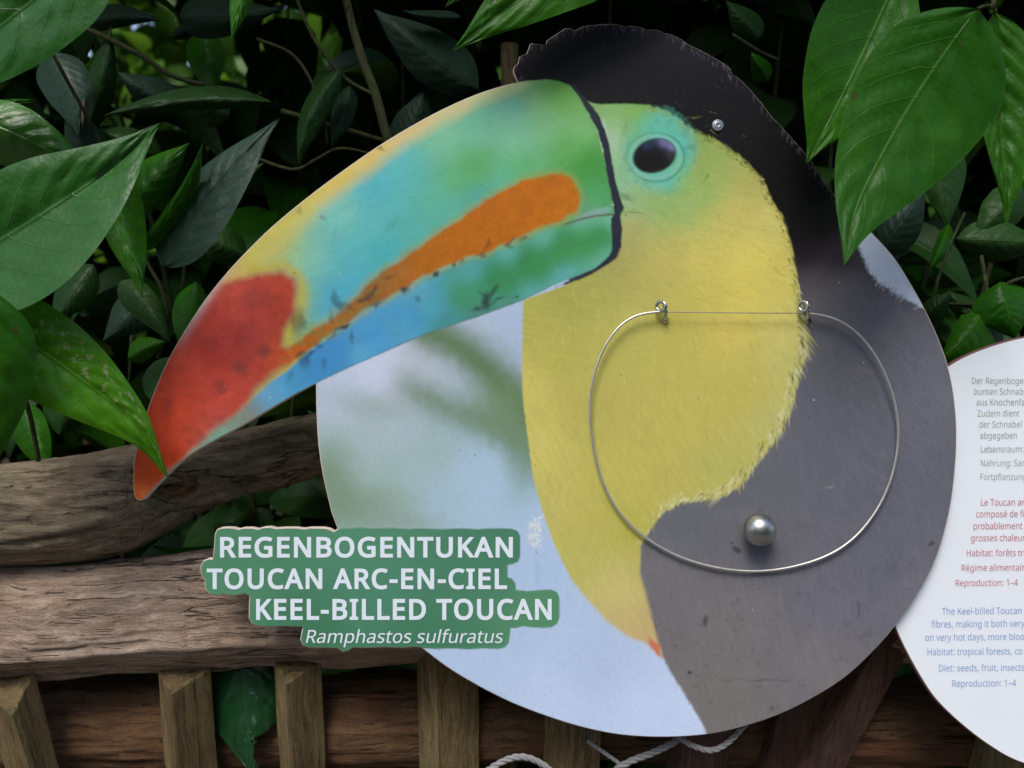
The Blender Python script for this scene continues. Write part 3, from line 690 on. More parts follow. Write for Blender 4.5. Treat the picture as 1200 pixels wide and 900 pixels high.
    lo = field(px, py, [
        (290, 478, (112, 148, 150)), (310, 462, (100, 158, 190), 1.1), (340, 447, (74, 148, 190), 1.1), (370, 428, (68, 136, 188), 1.1), (400, 412, (68, 136, 188), 1.1), (440, 395, (78, 150, 196), 1.1), (420, 415, (92, 164, 196)), (480, 370, (76, 150, 190)), (470, 390, (86, 156, 188)), (510, 360, (78, 160, 178)), (520, 375, (74, 140, 140)), (490, 345, (90, 158, 180)),
        (540, 350, (70, 142, 110)), (580, 328, (60, 132, 82), 1.3), (620, 308, (60, 130, 76), 1.3), (660, 288, (62, 134, 76), 1.2), (700, 275, (76, 148, 96)), (690, 295, (74, 144, 94)), (705, 290, (90, 162, 126)), (560, 322, (88, 162, 170)), (600, 301, (96, 172, 168)), (640, 281, (104, 178, 160)), (690, 262, (112, 180, 150)), (715, 262, (118, 182, 160)),
        (620, 335, (94, 166, 160)), (660, 318, (98, 168, 170)), (700, 306, (110, 176, 160)), (590, 352, (84, 146, 130)), (560, 362, (80, 132, 124)), (262, 507, (150, 106, 100), 1.3), (284, 488, (128, 128, 116), 1.4), (325, 455, (96, 160, 196))], 2.0, 250.0)
    gb = poly_sdf(px, py, [(548, 346), (590, 329), (640, 306), (690, 283), (704, 276)], closed=False)
    lo = over(lo, 0.85 * np.exp(-((gb + 3 * g2) / 17.0) ** 2), field(px, py, [(550, 346, (72, 146, 108)), (590, 328, (62, 132, 84)), (640, 302, (62, 134, 78)), (690, 280, (68, 140, 80)), (660, 300, (74, 142, 84))]))
    slo = poly_sdf(px, py, LOWER) + 1.4 * g2 + 0.7 * g1
    bk = over(up_, (1 - sstep(-1.6, 1.6, slo)) * sstep(250, 300, px), lo)
    # mix of grey pink above the gape
    bk = over(bk, 0.75 * spot(px, py, 697, 250, 26, 5.5, -0.27), srgb(136, 166, 164))
    og = field(px, py, [(650, 225, (182, 106, 22), 1.2), (600, 250, (178, 104, 22)), (560, 275, (176, 102, 24)), (500, 310, (172, 102, 30)), (475, 322, (166, 102, 44)), (420, 362, (142, 98, 50)), (400, 376, (160, 104, 44)), (380, 390, (164, 100, 42)), (455, 335, (156, 98, 44)), (435, 348, (138, 92, 52)), (340, 425, (182, 88, 42)), (680, 235, (184, 112, 30))])
    so = poly_sdf(0.5 * (px + wx), 0.5 * (py + wy), ORANGE) + 1.6 * g2
    yh = np.exp(-((so - 2) / 4.0) ** 2)
    bk = over(bk, 0.5 * yh * (py < 400), srgb(150, 150, 70))
    og = over(og, 0.75 * sstep(500, 420, px) * sstep(-0.25, 0.35, fbm(px / 9, py / 6, s=97)), srgb(134, 112, 62))
    bk = over(bk, (1 - sstep(-3.2, 2.6, so)) * sstep(318, 350, px), og * (1 + 0.06 * g1 + 0.07 * g2)[:, None])
    bgr = noise((px * 0.92 - py * 0.4) / 30, (px * 0.4 + py * 0.92) / 3.5, s=95)
    bk *= (1 + 0.045 * g2 + 0.035 * g1 + 0.03 * bgr + 0.05 * fbm(px / 22, py / 22, s=96))[:, None]
    sp = nrg
    BL = [(571, 352, 6, 11, 0.2, .85), (577, 340, 4, 10, .5, .7), (566, 345, 9, 2.5, .6, .5), (585, 352, 14, 2.2, -.4, .6), (560, 362, 10, 4, -.4, .7), (606, 348, 4, 2, -.4, .7), (395, 352, 6, 14, -.25, .5), (388, 372, 4, 9, 0, .4), (403, 358, 10, 6, .2, .45), (430, 348, 11, 4, -.6, .6), (424, 352, 4, 3, 0, .5), (473, 342, 6, 5, .2, .85), (511, 322, 5, 4, -.6, .85), (489, 351, 4, 5, .3, .5), (440, 357, 12, 2.5, -.55, .55),
          (400, 385, 14, 4, -.5, .7), (404, 383, 5, 4, 0, .7), (412, 395, 3, 8, .3, .5), (372, 404, 6, 5, -.3, .5), (357, 421, 9, 12, .3, .5), (365, 415, 10, 2, -.5, .6), (352, 415, 9, 3, -.5, .5), (570, 285, 8, 2, -.8, .55), (600, 283, 9, 2, -.4, .6), (562, 296, 10, 1.8, -.5, .5), (540, 306, 5, 3, -.4, .5), (600, 290, 5, 2, 0, .4), (380, 425, 3, 8, .3, .35), (340, 440, 4, 9, .3, .35),
          (310, 412, 10, 10, 0, .45), (280, 430, 13, 12, 0, .42), (258, 455, 10, 9, 0, .4), (250, 405, 16, 10, .5, .18), (300, 350, 24, 12, 0, .2), (350, 375, 8, 16, .2, .55), (196, 478, 8, 14, 0, .2), (455, 325, 8, 2.4, -.6, .4), (440, 340, 9, 2.4, -.8, .55), (350, 246, 5, 4, 0, .3), (378, 254, 5, 4, 0, .35), (445, 176, 6, 3, .5, .5), (395, 270, 3, 12, .2, .12), (420, 240, 2, 16, .1, .12), (460, 262, 14, 3, -.8, .14)]
    for (x, y, rx, ry, an, k) in BL:
        bk = over(bk, k * spot(wx + 2 * g1, wy, x, y, rx, ry, an, 0.8), srgb(52, 58, 62))
    rough_edge = np.exp(-(slo / 2.2) ** 2) * sstep(0.1, 0.6, noise(px / 7, py / 7, s=81)) * (px > 360) * (px < 640)
    bk = over(bk, 0.6 * rough_edge, srgb(70, 62, 50))
    gap = poly_sdf(px, py, [(728, 251), (700, 252.5), (680, 257), (662, 263)], closed=False)
    bk = over(bk, 0.75 * (1 - sstep(0.5, 1.9, gap)), srgb(96, 84, 80))
    botd = poly_sdf(px, py, [(646, 336), (613, 352), (560, 371.5), (500, 391), (450, 413), (400, 435), (370, 449.6)], closed=False)
    bk = over(bk, 0.5 * (1 - sstep(0.5, 3.0, botd)), srgb(88, 104, 112))
    m = 1 - sstep(-0.9, 0.9, poly_sdf(px, py, BEAK) + 0.3 * g1)
    col = over(col, m, bk)
    sb = poly_sdf(px, py, BAND) + 1.3 + 0.5 * g1 + 0.6 * noise(px / 7, py / 7, s=82)
    col = over(col, 1 - sstep(-1.2, 1.2, sb), srgb(48, 52, 62) * (1 + 0.15 * g2)[:, None])
    # chipped spot, specks and smears
    ch = np.maximum(spot(wx, wy, 627, 617, 7, 9, 0, .5), spot(wx, wy, 626, 631, 6.5, 9.5, 0, .4))
    hol = spot(wx, wy, 626, 620, 2.6, 6, 0.2, .5)
    col = over(col, 0.8 * ch * (1 - hol) * sstep(-0.55, 0.0, noise(px / 2.4, py / 2.4, s=83)), srgb(212, 216, 210))
    col = over(col, 0.6 * spot(px, py, 628.5, 647, 1.3, 1.8), srgb(150, 92, 60))
    col = over(col, 0.14 * spot(px, py, 630, 670, 4, 24), srgb(120, 140, 160))
    for k in range(150):
        x, y = sp.uniform(160, 1110), sp.uniform(40, 860); r = sp.uniform(0.6, 1.3)
        near = (np.abs(px - x) < 4) & (np.abs(py - y) < 4)
        if near.any():
            mm = np.zeros(N); mm[near] = sp.uniform(.25, .7) * spot(px[near], py[near], x, y, r)
            col = over(col, mm, srgb(66, 60, 54) if sp.uniform() < .75 else srgb(220, 220, 214))
    # green name label
    sl = poly_sdf(px, py, LABEL_POLY)
    gl = field(px, py, [(260, 640, (84, 134, 104)), (420, 640, (86, 138, 110)), (590, 640, (78, 128, 102)), (250, 680, (86, 138, 106)), (440, 700, (82, 134, 110)), (640, 715, (88, 140, 106)), (480, 750, (74, 124, 96)), (370, 745, (72, 122, 92))])
    gl *= (1 + 0.035 * g2 + 0.025 * g1)[:, None]
    lab = (1 - sstep(-0.7, 0.7, sl)) * (py > 600) * (px < 670)
    col = over(col, lab, gl)
    col = np.maximum(col - 0.013, 0.3 * col)
    return np.clip(col * GAIN, 0, 0.9)

def print_material():
    q = NT("printed_picture")
    at = q.n("ShaderNodeVertexColor", layer_name="ink")
    geo = q.n("ShaderNodeNewGeometry")
    nz = q.n("ShaderNodeTexNoise", i_2=500.0, i_3=3.0); q.l(geo.outputs['Position'], nz.inputs[0])
    hsv = q.n("ShaderNodeHueSaturation"); q.l(at.outputs[0], hsv.inputs['Color'])
    q.l(q.math('ADD', 0.94, q.math('MULTIPLY', nz.outputs[0], 0.12)), hsv.inputs['Value'])
    q.l(hsv.outputs[0], q.b.inputs['Base Color'])
    sm = q.n("ShaderNodeTexNoise", i_2=18.0, i_3=5.0); q.l(geo.outputs['Position'], sm.inputs[0])
    q.l(q.math('ADD', 0.36, q.math('MULTIPLY', sm.outputs[0], 0.2)), q.b.inputs['Roughness'])
    q.b.inputs['Specular IOR Level'].default_value = 0.22
    return q.m

sign = thing("toucan_sign", "large cut-out toucan board with rainbow beak, yellow breast and green name label", "sign", S(745, 700, 0))

def plate(name, poly, h_front, thick, mat, parent, rad=0.7):
    """flat board with a small rounded arris; poly in sign pixels"""
    poly = np.asarray(poly, float)
    n = len(poly)
    rings = [(inset(poly, rad), h_front), (poly, h_front - rad * MM), (poly, h_front - thick + rad * MM), (inset(poly, rad), h_front - thick)]
    V = np.vstack([S(r[:, 0], r[:, 1], h) for r, h in rings])
    Fc = []
    for a in range(3):
        for i in range(n):
            j = (i + 1) % n
            Fc.append((a * n + i, a * n + j, (a + 1) * n + j, (a + 1) * n + i))
    bm = bmesh.new()
    base = wloc(parent)
    bv = [bm.verts.new(tuple(v - base)) for v in V]
    for f in Fc: bm.faces.new([bv[i] for i in f])
    for a in (0, 3):
        es = []
        for i in range(n):
            u, v2 = bv[a * n + i], bv[a * n + (i + 1) % n]
            es.append(bm.edges.get((u, v2)) or bm.edges.new((u, v2)))
        bmesh.ops.triangle_fill(bm, edges=es, use_beauty=True, use_dissolve=False)
    bmesh.ops.recalc_face_normals(bm, faces=bm.faces)
    me = bpy.data.meshes.new(name); bm.to_mesh(me); bm.free()
    me.materials.append(mat)
    o = bpy.data.objects.new(name, me); COL.objects.link(o); o.parent = parent
    return o

plate("board", OUT, -0.0004, 0.006, BOARD_EDGE, sign)

def printed_face(parent):
    inn = inset(OUT, np.where((OUT[:, 0] > 602) & (OUT[:, 1] < 255), 0.7, 1.3))
    st = 1.3
    xs = np.arange(150, 1128, st); ys = np.arange(22, 870, st)
    GX, GY = np.meshgrid(xs, ys); sh = GX.shape
    gx, gy = GX.ravel(), GY.ravel()
    sd_ = poly_sdf(gx, gy, inn)
    insd = (sd_ <= 0).reshape(sh)
    cell = insd[:-1, :-1] | insd[1:, :-1] | insd[:-1, 1:] | insd[1:, 1:]
    idx = np.arange(gx.size).reshape(sh)
    q = np.stack([idx[:-1, :-1], idx[1:, :-1], idx[1:, 1:], idx[:-1, 1:]], -1)[cell]
    used = np.zeros(gx.size, bool); used[q.ravel()] = True
    snap = used & (sd_ > 0)
    nx, ny = nearest_on(gx[snap], gy[snap], inn)
    gx = gx.copy(); gy = gy.copy(); gx[snap] = nx; gy[snap] = ny
    remap = np.cumsum(used) - 1
    ux, uy = gx[used], gy[used]; q = remap[q]
    col = paint(ux, uy)
    V = S(ux, uy, 0.0) - wloc(parent)
    me = bpy.data.meshes.new("printed_picture")
    me.vertices.add(len(V)); me.vertices.foreach_set("co", V.astype(np.float32).ravel())
    me.loops.add(q.size); me.loops.foreach_set("vertex_index", q.astype(np.int32).ravel())
    me.polygons.add(len(q)); me.polygons.foreach_set("loop_start", np.arange(0, q.size, 4, dtype=np.int32)); me.polygons.foreach_set("loop_total", np.full(len(q), 4, np.int32))
    me.update(calc_edges=True); me.validate()
    ca = me.color_attributes.new("ink", 'FLOAT_COLOR', 'POINT')
    ca.data.foreach_set("color", np.c_[col, np.ones(len(col))].astype(np.float32).ravel())
    me.materials.append(print_material())
    o = bpy.data.objects.new("printed_picture", me); COL.objects.link(o); o.parent = parent
    return o
printed_face(sign)

# ------------------------------------------------------------------ lettering
from mathutils.geometry import delaunay_2d_cdt
# outlines of a plain humanist sans serif: character | advance | contours (thousandths of the type size)
GLYPHS = {}
for _ln in """,|215|154,84 136,23 111,-42 85,-103 33,-103 49,-38 63,31 73,93 148,93
-|258|32,184 32,246 226,246 226,184
1|459|285,0 216,0 216,400 216,439 217,470 219,499 196,477 169,455 108,405 71,452 226,573 285,573
4|459|443,130 359,130 359,0 291,0 291,130 17,130 17,190 286,576 359,576 359,193 443,193;291,374 291,412 293,444 294,474 295,500 292,500 276,468 257,438 86,193 291,193
:|215|58,43 61,69 72,85 88,94 107,97 126,94 142,85 153,69 157,43 153,18 142,2 126,-8 107,-11 88,-8 72,2 61,18;58,387 61,412 72,429 88,438 107,441 126,438 142,429 153,412 157,387 153,362 142,345 126,335 107,332 88,335 72,345 61,362
A|512|437,0 368,177 141,177 73,0 0,0 224,575 289,575 512,0;282,415 274,438 263,473 255,500 247,468 238,438 230,415 165,241 346,241
B|521|241,573 336,565 404,541 434,515 453,478 459,431 456,399 446,371 431,347 409,328 382,313 350,304 350,300 415,279 441,261 461,236 474,203 478,163 472,115 454,74 425,42 385,19 337,5 279,0 78,0 78,573;256,329 318,335 357,352 377,382 384,423 376,463 351,490 308,506 245,511 150,511 150,329;150,269 150,61 265,61 330,68 371,91 394,125 401,168 398,197 388,221 370,241 344,256 307,266 260,269
C|507|323,517 280,513 241,502 206,482 178,456 155,423 139,383 129,337 125,286 131,220 147,164 175,117 213,83 262,62 322,55 394,62 460,78 460,15 393,-2 312,-8 232,1 166,28 115,72 78,131 56,203 49,287 53,349 67,406 89,456 120,499 159,534 206,559 261,575 324,581 409,572 482,547 453,486 394,508
D|585|536,292 528,203 501,131 457,74 399,33 325,8 237,0 78,0 78,573 254,573 335,565 404,540 460,501 502,446 528,377;460,289 454,359 435,415 404,457 361,487 308,505 244,511 150,511 150,62 228,62 299,68 357,87 402,119 434,164 454,220
E|446|398,0 78,0 78,573 398,573 398,509 150,509 150,330 383,330 383,268 150,268 150,63 398,63
F|416|150,0 78,0 78,573 398,573 398,509 150,509 150,306 383,306 383,243 150,243
G|584|326,302 524,302 524,22 431,-1 323,-8 241,1 173,28 120,71 81,130 57,202 49,286 58,370 84,442 127,500 186,544 259,571 346,581 437,572 516,547 489,484 421,508 342,517 278,510 225,489 181,455 150,409 131,353 124,286 130,222 146,166 175,119 216,84 270,62 340,55 404,59 452,68 452,238 326,238
H|594|516,0 443,0 443,267 150,267 150,0 78,0 78,573 150,573 150,330 443,330 443,573 516,573
I|272|239,0 32,0 32,42 99,57 99,515 32,531 32,573 239,573 239,531 172,515 172,57 239,42
K|496|496,0 411,0 209,273 150,222 150,0 78,0 78,573 150,573 150,290 199,345 249,399 403,573 488,573 261,323
L|420|78,0 78,573 150,573 150,64 400,64 400,0
N|609|532,0 447,0 141,476 138,476 141,432 143,378 144,320 144,0 78,0 78,573 161,573 467,99 470,99 468,137 466,193 464,249 464,573 532,573
O|626|577,287 573,224 561,166 540,116 510,73 473,38 428,13 375,-3 314,-8 251,-3 196,13 151,39 114,73 85,116 65,167 53,224 49,288 56,370 78,442 114,500 166,545 232,572 314,581 393,572 459,545 510,501 547,442 570,370;125,287 130,220 145,163 171,117 207,83 255,62 314,55 373,62 420,83 456,117 481,163 496,220 501,287 490,384 456,457 421,491 373,511 314,518 255,511 207,490 171,457 145,411 130,354
R|499|236,573 301,568 353,555 393,532 422,500 439,460 444,410 440,368 427,334 408,306 385,285 330,257 487,0 403,0 264,237 150,237 150,0 78,0 78,573;232,510 150,510 150,298 236,298 296,304 338,325 362,359 370,407 366,440 355,467 336,486 310,500 275,507
S|440|403,153 396,106 378,66 348,35 307,11 257,-3 198,-8 137,-5 83,4 41,19 41,88 113,65 201,55 240,57 273,66 298,79 316,98 327,120 330,147 327,173 318,194 302,213 277,230 196,265 131,294 85,330 57,375 48,435 54,477 71,513 99,542 136,563 180,576 231,581 318,572 389,549 366,487 302,508 229,517 196,515 169,507 148,494 133,478 124,457 121,434 124,407 133,386 149,367 172,351 246,318 332,279 362,255 385,228 398,194
T|446|259,0 187,0 187,509 8,509 8,573 437,573 437,509 259,509
U|586|513,202 507,146 489,95 459,52 416,20 360,-1 290,-8 225,-2 171,18 128,50 97,93 78,144 72,204 72,573 144,573 144,201 154,139 182,93 228,64 294,55 342,59 379,73 407,96 427,126 438,161 442,202 442,573 513,573
Z|459|427,0 30,0 30,55 332,508 40,508 40,573 419,573 419,518 118,64 427,64
a|450|231,437 299,428 347,403 376,358 385,293 385,0 334,0 320,61 317,61 279,22 234,-1 172,-8 136,-5 103,6 75,23 55,48 41,80 37,119 50,176 87,219 152,245 243,257 316,259 316,285 310,330 293,359 265,375 227,380 163,370 106,347 84,400 151,426;252,208 184,200 141,182 118,155 110,119 115,87 132,66 157,53 188,49 238,56 279,79 306,117 315,172 315,210
b|493|139,461 138,410 135,373 139,373 161,398 189,419 226,432 272,437 322,431 365,412 401,381 428,338 444,283 449,215 444,147 427,91 400,48 365,17 322,-2 272,-8 226,-3 189,10 161,31 139,55 133,55 119,0 68,0 68,609 139,609;260,379 219,374 188,361 165,339 150,308 142,268 139,217 139,214 145,144 165,93 202,61 261,51 312,61 348,93 369,145 376,216 369,287 348,338 311,368
c|385|241,-8 187,-2 139,15 99,45 69,87 50,143 44,213 51,284 71,342 102,385 142,415 191,432 245,438 309,431 358,415 337,356 292,370 244,376 204,371 172,358 148,335 131,303 120,263 117,213 120,166 131,126 148,94 172,71 202,58 240,53 302,60 351,78 351,15 304,-2
d|493|221,-8 171,-2 128,17 92,48 65,91 49,146 44,214 49,282 66,338 93,381 128,413 171,432 221,438 280,429 323,407 354,374 359,374 356,405 354,438 354,609 425,609 425,0 368,0 358,58 354,58 323,24 279,1;232,51 290,60 328,88 348,135 355,200 355,213 349,284 329,336 291,369 231,379 181,368 146,334 124,281 117,213 124,144 146,93 181,61
e|452|234,438 286,432 329,414 364,385 390,346 406,299 411,244 411,201 117,201 127,137 154,90 197,62 254,52 327,60 392,82 392,20 327,-1 251,-8 194,-2 143,17 101,48 70,91 51,146 44,212 50,277 68,333 96,378 134,411 181,431;233,380 188,372 154,348 130,309 119,257 338,257 335,292 326,322 312,346 292,364 266,376
f|276|266,375 158,375 158,0 87,0 87,375 12,375 12,408 87,432 87,457 92,507 104,547 124,577 152,597 186,609 227,613 274,609 310,599 292,544 262,552 228,556 197,550 175,532 162,502 158,458 158,430 266,430
g|493|221,438 261,434 297,422 329,402 355,373 359,373 369,430 425,430 425,-7 420,-63 404,-109 378,-146 341,-172 293,-187 233,-192 147,-186 78,-165 78,-100 149,-125 237,-134 286,-126 324,-101 347,-63 355,-13 355,4 356,32 358,57 354,57 329,28 299,8 263,-4 221,-8 170,-2 126,18 91,51 56,121 44,214 56,306 91,377 126,411 169,431;230,379 197,374 169,359 147,336 130,303 120,262 117,213 124,143 146,92 182,60 232,50 288,58 309,69 326,85 349,131 356,197 356,214 353,267 343,309 326,340 302,362 270,374
h|496|139,431 138,399 135,370 140,370 174,407 221,429 273,437 321,433 360,421 391,400 413,370 426,330 431,280 431,0 361,0 361,275 355,321 338,353 308,372 265,379 222,374 189,360 166,338 150,308 142,269 139,222 139,0 68,0 68,609 139,609
i|207|139,430 139,0 68,0 68,430;104,591 133,580 142,566 145,546 142,526 133,512 104,501 88,504 75,512 66,526 63,546 66,566 75,580 88,588
k|428|138,291 137,257 135,221 138,221 152,240 172,264 189,285 326,430 409,430 235,246 421,0 336,0 187,200 138,158 138,0 68,0 68,609 138,609
l|207|139,0 68,0 68,609 139,609
m|750|540,438 603,429 649,401 676,352 685,280 685,0 615,0 615,277 610,321 594,353 567,372 528,379 474,369 438,342 418,298 411,237 411,0 342,0 342,277 332,333 320,353 303,367 281,376 253,379 215,374 185,360 164,338 150,308 141,269 139,223 139,0 68,0 68,430 125,430 136,371 140,371 173,409 217,431 266,438 312,433 349,420 378,398 398,366 402,366 427,398 461,420 499,433
n|496|275,438 343,429 391,401 421,352 431,280 431,0 361,0 361,275 355,321 338,353 308,372 265,379 204,368 166,338 146,289 139,223 139,0 68,0 68,430 125,430 136,371 140,371 175,409 222,431
o|485|442,216 438,165 428,121 411,82 388,51 359,25 324,7 285,-4 241,-8 200,-4 163,7 129,25 100,51 77,82 59,121 48,165 44,216 50,282 68,336 97,380 137,412 186,431 244,438 299,431 347,412 387,380 417,336 436,282;117,216 120,169 130,128 147,95 172,71 203,56 243,51 282,56 314,71 339,95 356,128 366,169 369,216 365,263 355,303 338,335 314,359 282,374 242,379 185,368 147,335 124,284
p|493|273,438 322,432 365,413 401,383 428,339 444,284 449,216 444,148 427,93 401,49 365,17 322,-2 272,-8 213,1 170,24 139,55 134,55 137,20 139,-16 139,-192 68,-192 68,430 126,430 136,371 139,371 170,405 213,429;260,379 221,374 190,362 167,342 152,313 142,275 139,229 139,216 142,167 150,126 165,93 188,70 220,55 261,51 297,56 326,72 348,98 364,131 373,171 376,217 369,283 348,334 311,367
r|331|269,438 295,437 319,433 310,368 287,372 264,374 217,363 176,334 149,289 139,229 139,0 68,0 68,430 126,430 134,351 137,351 170,395 214,426 240,435
s|384|348,119 343,80 327,49 302,24 268,6 226,-4 176,-8 99,-1 42,19 42,83 104,60 178,49 224,53 256,66 274,86 280,112 271,141 239,167 174,196 103,228 76,245 57,266 45,292 41,324 52,372 85,408 137,430 202,438 275,430 339,409 315,353 258,372 197,380 159,377 131,366 114,350 108,328 119,298 154,274 219,246 289,215 314,197 333,176 344,150
t|289|212,50 245,53 272,59 272,5 240,-4 200,-8 167,-5 138,4 112,20 91,44 78,79 74,125 74,375 13,375 13,409 75,437 103,528 144,528 144,430 269,430 269,375 144,375 144,127 149,93 163,69 185,54
u|496|427,430 427,0 370,0 359,57 356,57 321,20 273,-1 220,-8 173,-4 134,8 103,29 81,59 68,99 63,148 63,430 135,430 135,153 141,108 158,76 188,57 230,51 273,55 306,69 330,91 345,121 354,160 357,206 357,430
v|407|163,0 0,430 75,430 167,176 180,137 193,96 201,63 204,63 214,96 227,138 241,176 332,430 407,430 244,0
y|409|1,430 76,430 169,185 184,144 196,105 205,68 209,68 224,121 245,186 333,430 409,430 224,-59 188,-130 165,-156 138,-176 106,-188 67,-192 34,-190 9,-186 9,-130 30,-133 56,-135 99,-126 130,-99 152,-59 174,-2
z|377|346,0 31,0 31,47 262,375 45,375 45,430 340,430 340,377 112,55 346,55
é|452|234,438 286,432 329,414 364,385 390,346 406,299 411,244 411,201 117,201 127,137 154,90 197,62 254,52 327,60 392,82 392,20 327,-1 251,-8 194,-2 143,17 101,48 70,91 51,146 44,212 50,277 68,333 96,378 134,411 181,431;233,380 188,372 154,348 130,309 119,257 338,257 335,292 326,322 312,346 292,364 266,376;347,606 326,579 296,546 263,513 233,486 186,486 186,496 212,532 240,575 262,614 347,614
ê|452|234,438 286,432 329,414 364,385 390,346 406,299 411,244 411,201 117,201 127,137 154,90 197,62 254,52 327,60 392,82 392,20 327,-1 251,-8 194,-2 143,17 101,48 70,91 51,146 44,212 50,277 68,333 96,378 134,411 181,431;233,380 188,372 154,348 130,309 119,257 338,257 335,292 326,322 312,346 292,364 266,376;264,614 291,575 329,531 364,495 364,486 314,486 271,518 227,558 184,518 141,486 93,486 93,495 127,532 164,575 192,614
–|401|32,184 32,246 369,246 369,184
 |209|""".split("\n"):
    _ch, _ad, _cs = _ln[0], *_ln[2:].split("|")
    GLYPHS[_ch] = (int(_ad), [np.array([[float(v) for v in p.split(",")] for p in c.split()]) for c in _cs.split(";") if c])
CAP = 0.573

def glyphs(body, offset=0.0, shear=0.0, spacing=0.0):
    """vertices and faces of a line of lettering, type size 1; offset swells the strokes"""
    V = []; Fc = []; x = 0.0
    for ch in body:
        ad, cs = GLYPHS[ch]
        loops = []
        for c in cs:
            c = c / 1000.0
            if offset:
                e = np.roll(c, -1, 0) - c; e /= np.linalg.norm(e, axis=1)[:, None] + 1e-12
                nr = np.c_[-e[:, 1], e[:, 0]]
                vn = nr + np.roll(nr, 1, 0); l2 = (vn ** 2).sum(1)
                vn = vn * (2.0 / np.maximum(l2, 0.9))[:, None]
                c = c + vn * offset
            loops.append(c)
        if loops:
            vs = [Vector((float(p[0]), float(p[1]))) for c in loops for p in c]; es = []; b0 = 0
            for c in loops:
                es += [(b0 + i, b0 + (i + 1) % len(c)) for i in range(len(c))]; b0 += len(c)
            cv, _e, ct = delaunay_2d_cdt(vs, es, [], 0, 1e-5)[:3]
            cv = np.array([v[:] for v in cv]); ct = [t for t in ct if len(t) == 3]
            cen = np.array([cv[list(t)].mean(0) for t in ct]); wind = np.zeros(len(ct))
            for c in loops:
                for (x0, y0), (x1, y1) in zip(c, np.roll(c, -1, 0)):
                    side = (x1 - x0) * (cen[:, 1] - y0) - (cen[:, 0] - x0) * (y1 - y0)
                    wind += ((y0 <= cen[:, 1]) & (y1 > cen[:, 1]) & (side > 0)) * 1.0 - ((y1 <= cen[:, 1]) & (y0 > cen[:, 1]) & (side < 0)) * 1.0
            b = len(V)
            for p in cv: V.append((x + p[0] + shear * p[1], p[1]))
            Fc += [tuple(b + int(q) for q in t) for t, wn_ in zip(ct, wind) if wn_ < -0.5]
        x += ad / 1000.0 + spacing
    return np.array(V), Fc

def letter_line(body, left, base, cap, right=None, xs=None, offset=0.0, shear=0.0, spacing=0.0, rot=0.0):
    V, Fc = glyphs(body, offset, shear, spacing)
    k = cap / (CAP + 2 * offset)
    Yo = offset * k
    sx = k * xs if right is None else (right - left) / (V[:, 0].max() - V[:, 0].min())
    X = (V[:, 0] - V[:, 0].min()) * sx; Y = V[:, 1] * k + Yo
    return np.c_[left + X * math.cos(rot) + Y * math.sin(rot), base + X * math.sin(rot) - Y * math.cos(rot)], Fc

def lettering(lines, mat, parent, h, name="lettering", label=None):
    Vs = [(np.c_[v, np.zeros(len(v))], f) for v, f in lines]
    V, Fc = join(Vs)
    o = obj(name, (S_seen if h < 0 else S)(V[:, 0], V[:, 1], h), Fc, mat, parent, smooth=False)
    if label: o['label'] = label
    return o

lettering([letter_line("REGENBOGENTUKAN", 258, 653.3, 24.2, 601, offset=0.026, spacing=0.050)], INK_WHITE, sign, 0.0004, label="bold white capitals reading REGENBOGENTUKAN")
lettering([letter_line("TOUCAN ARC-EN-CIEL", 242.5, 690.3, 24.2, 594.3, offset=0.026, spacing=0.050)], INK_WHITE, sign, 0.0004, label="bold white capitals reading TOUCAN ARC-EN-CIEL")
lettering([letter_line("KEEL-BILLED TOUCAN", 300.3, 726.3, 24.6, 646.5, offset=0.026, spacing=0.050)], INK_WHITE, sign, 0.0004, label="bold white capitals reading KEEL-BILLED TOUCAN")
lettering([letter_line("Ramphastos sulfuratus", 358.5, 753.3, 15.2, 590, offset=0.002, shear=0.20)], INK_WHITE, sign, 0.0004, label="white italic lettering reading Ramphastos sulfuratus")

# ------------------------------------------------------------------ fittings of the board
def lathe(prof, ctr, axis, n=28):
    axis = np.asarray(axis, float); u = np.cross(axis, (0.3, 0.1, 0.9)); u /= np.linalg.norm(u); v = np.cross(axis, u)
    V = []; Fc = []
    for r, h in prof:
        for k in range(n):
            a = 2 * math.pi * k / n
            V.append(np.asarray(ctr) + axis * h + r * (math.cos(a) * u + math.sin(a) * v))
    for i in range(len(prof) - 1):
        for k in range(n):
            Fc.append((i * n + k, i * n + (k + 1) % n, (i + 1) * n + (k + 1) % n, (i + 1) * n + k))
    return np.array(V), Fc

# steel ball knob on a short neck
rb = 18.5 * MM
bprof = [(0.006, 0.0), (0.0045, 0.0035)] + [(rb * math.sin(a), 0.0025 + rb * 0.92 - rb * 0.92 * math.cos(a)) for a in np.linspace(0.38, math.pi - 0.001, 26)]
v, f = lathe(bprof, S(884, 617, 0), -FWD, 40)
obj("ball_knob", v, f, STEELDULL, sign)

# dome bolt in the black head
bp = [(0.0052, 0.0), (0.0054, 0.0006), (0.0049, 0.0016), (0.0040, 0.0021), (0.0036, 0.0018), (0.0032, 0.0021), (0.0020, 0.0026), (0.0014, 0.0022), (0.00005, 0.0022)]
v, f = lathe(bp, S(841, 147.3, 0), -FWD, 28)
obj("bolt_head", v, f, plain("bolt_grey", (0.30, 0.32, 0.36), rough=0.4, metal=0.6, var=0.25), sign)

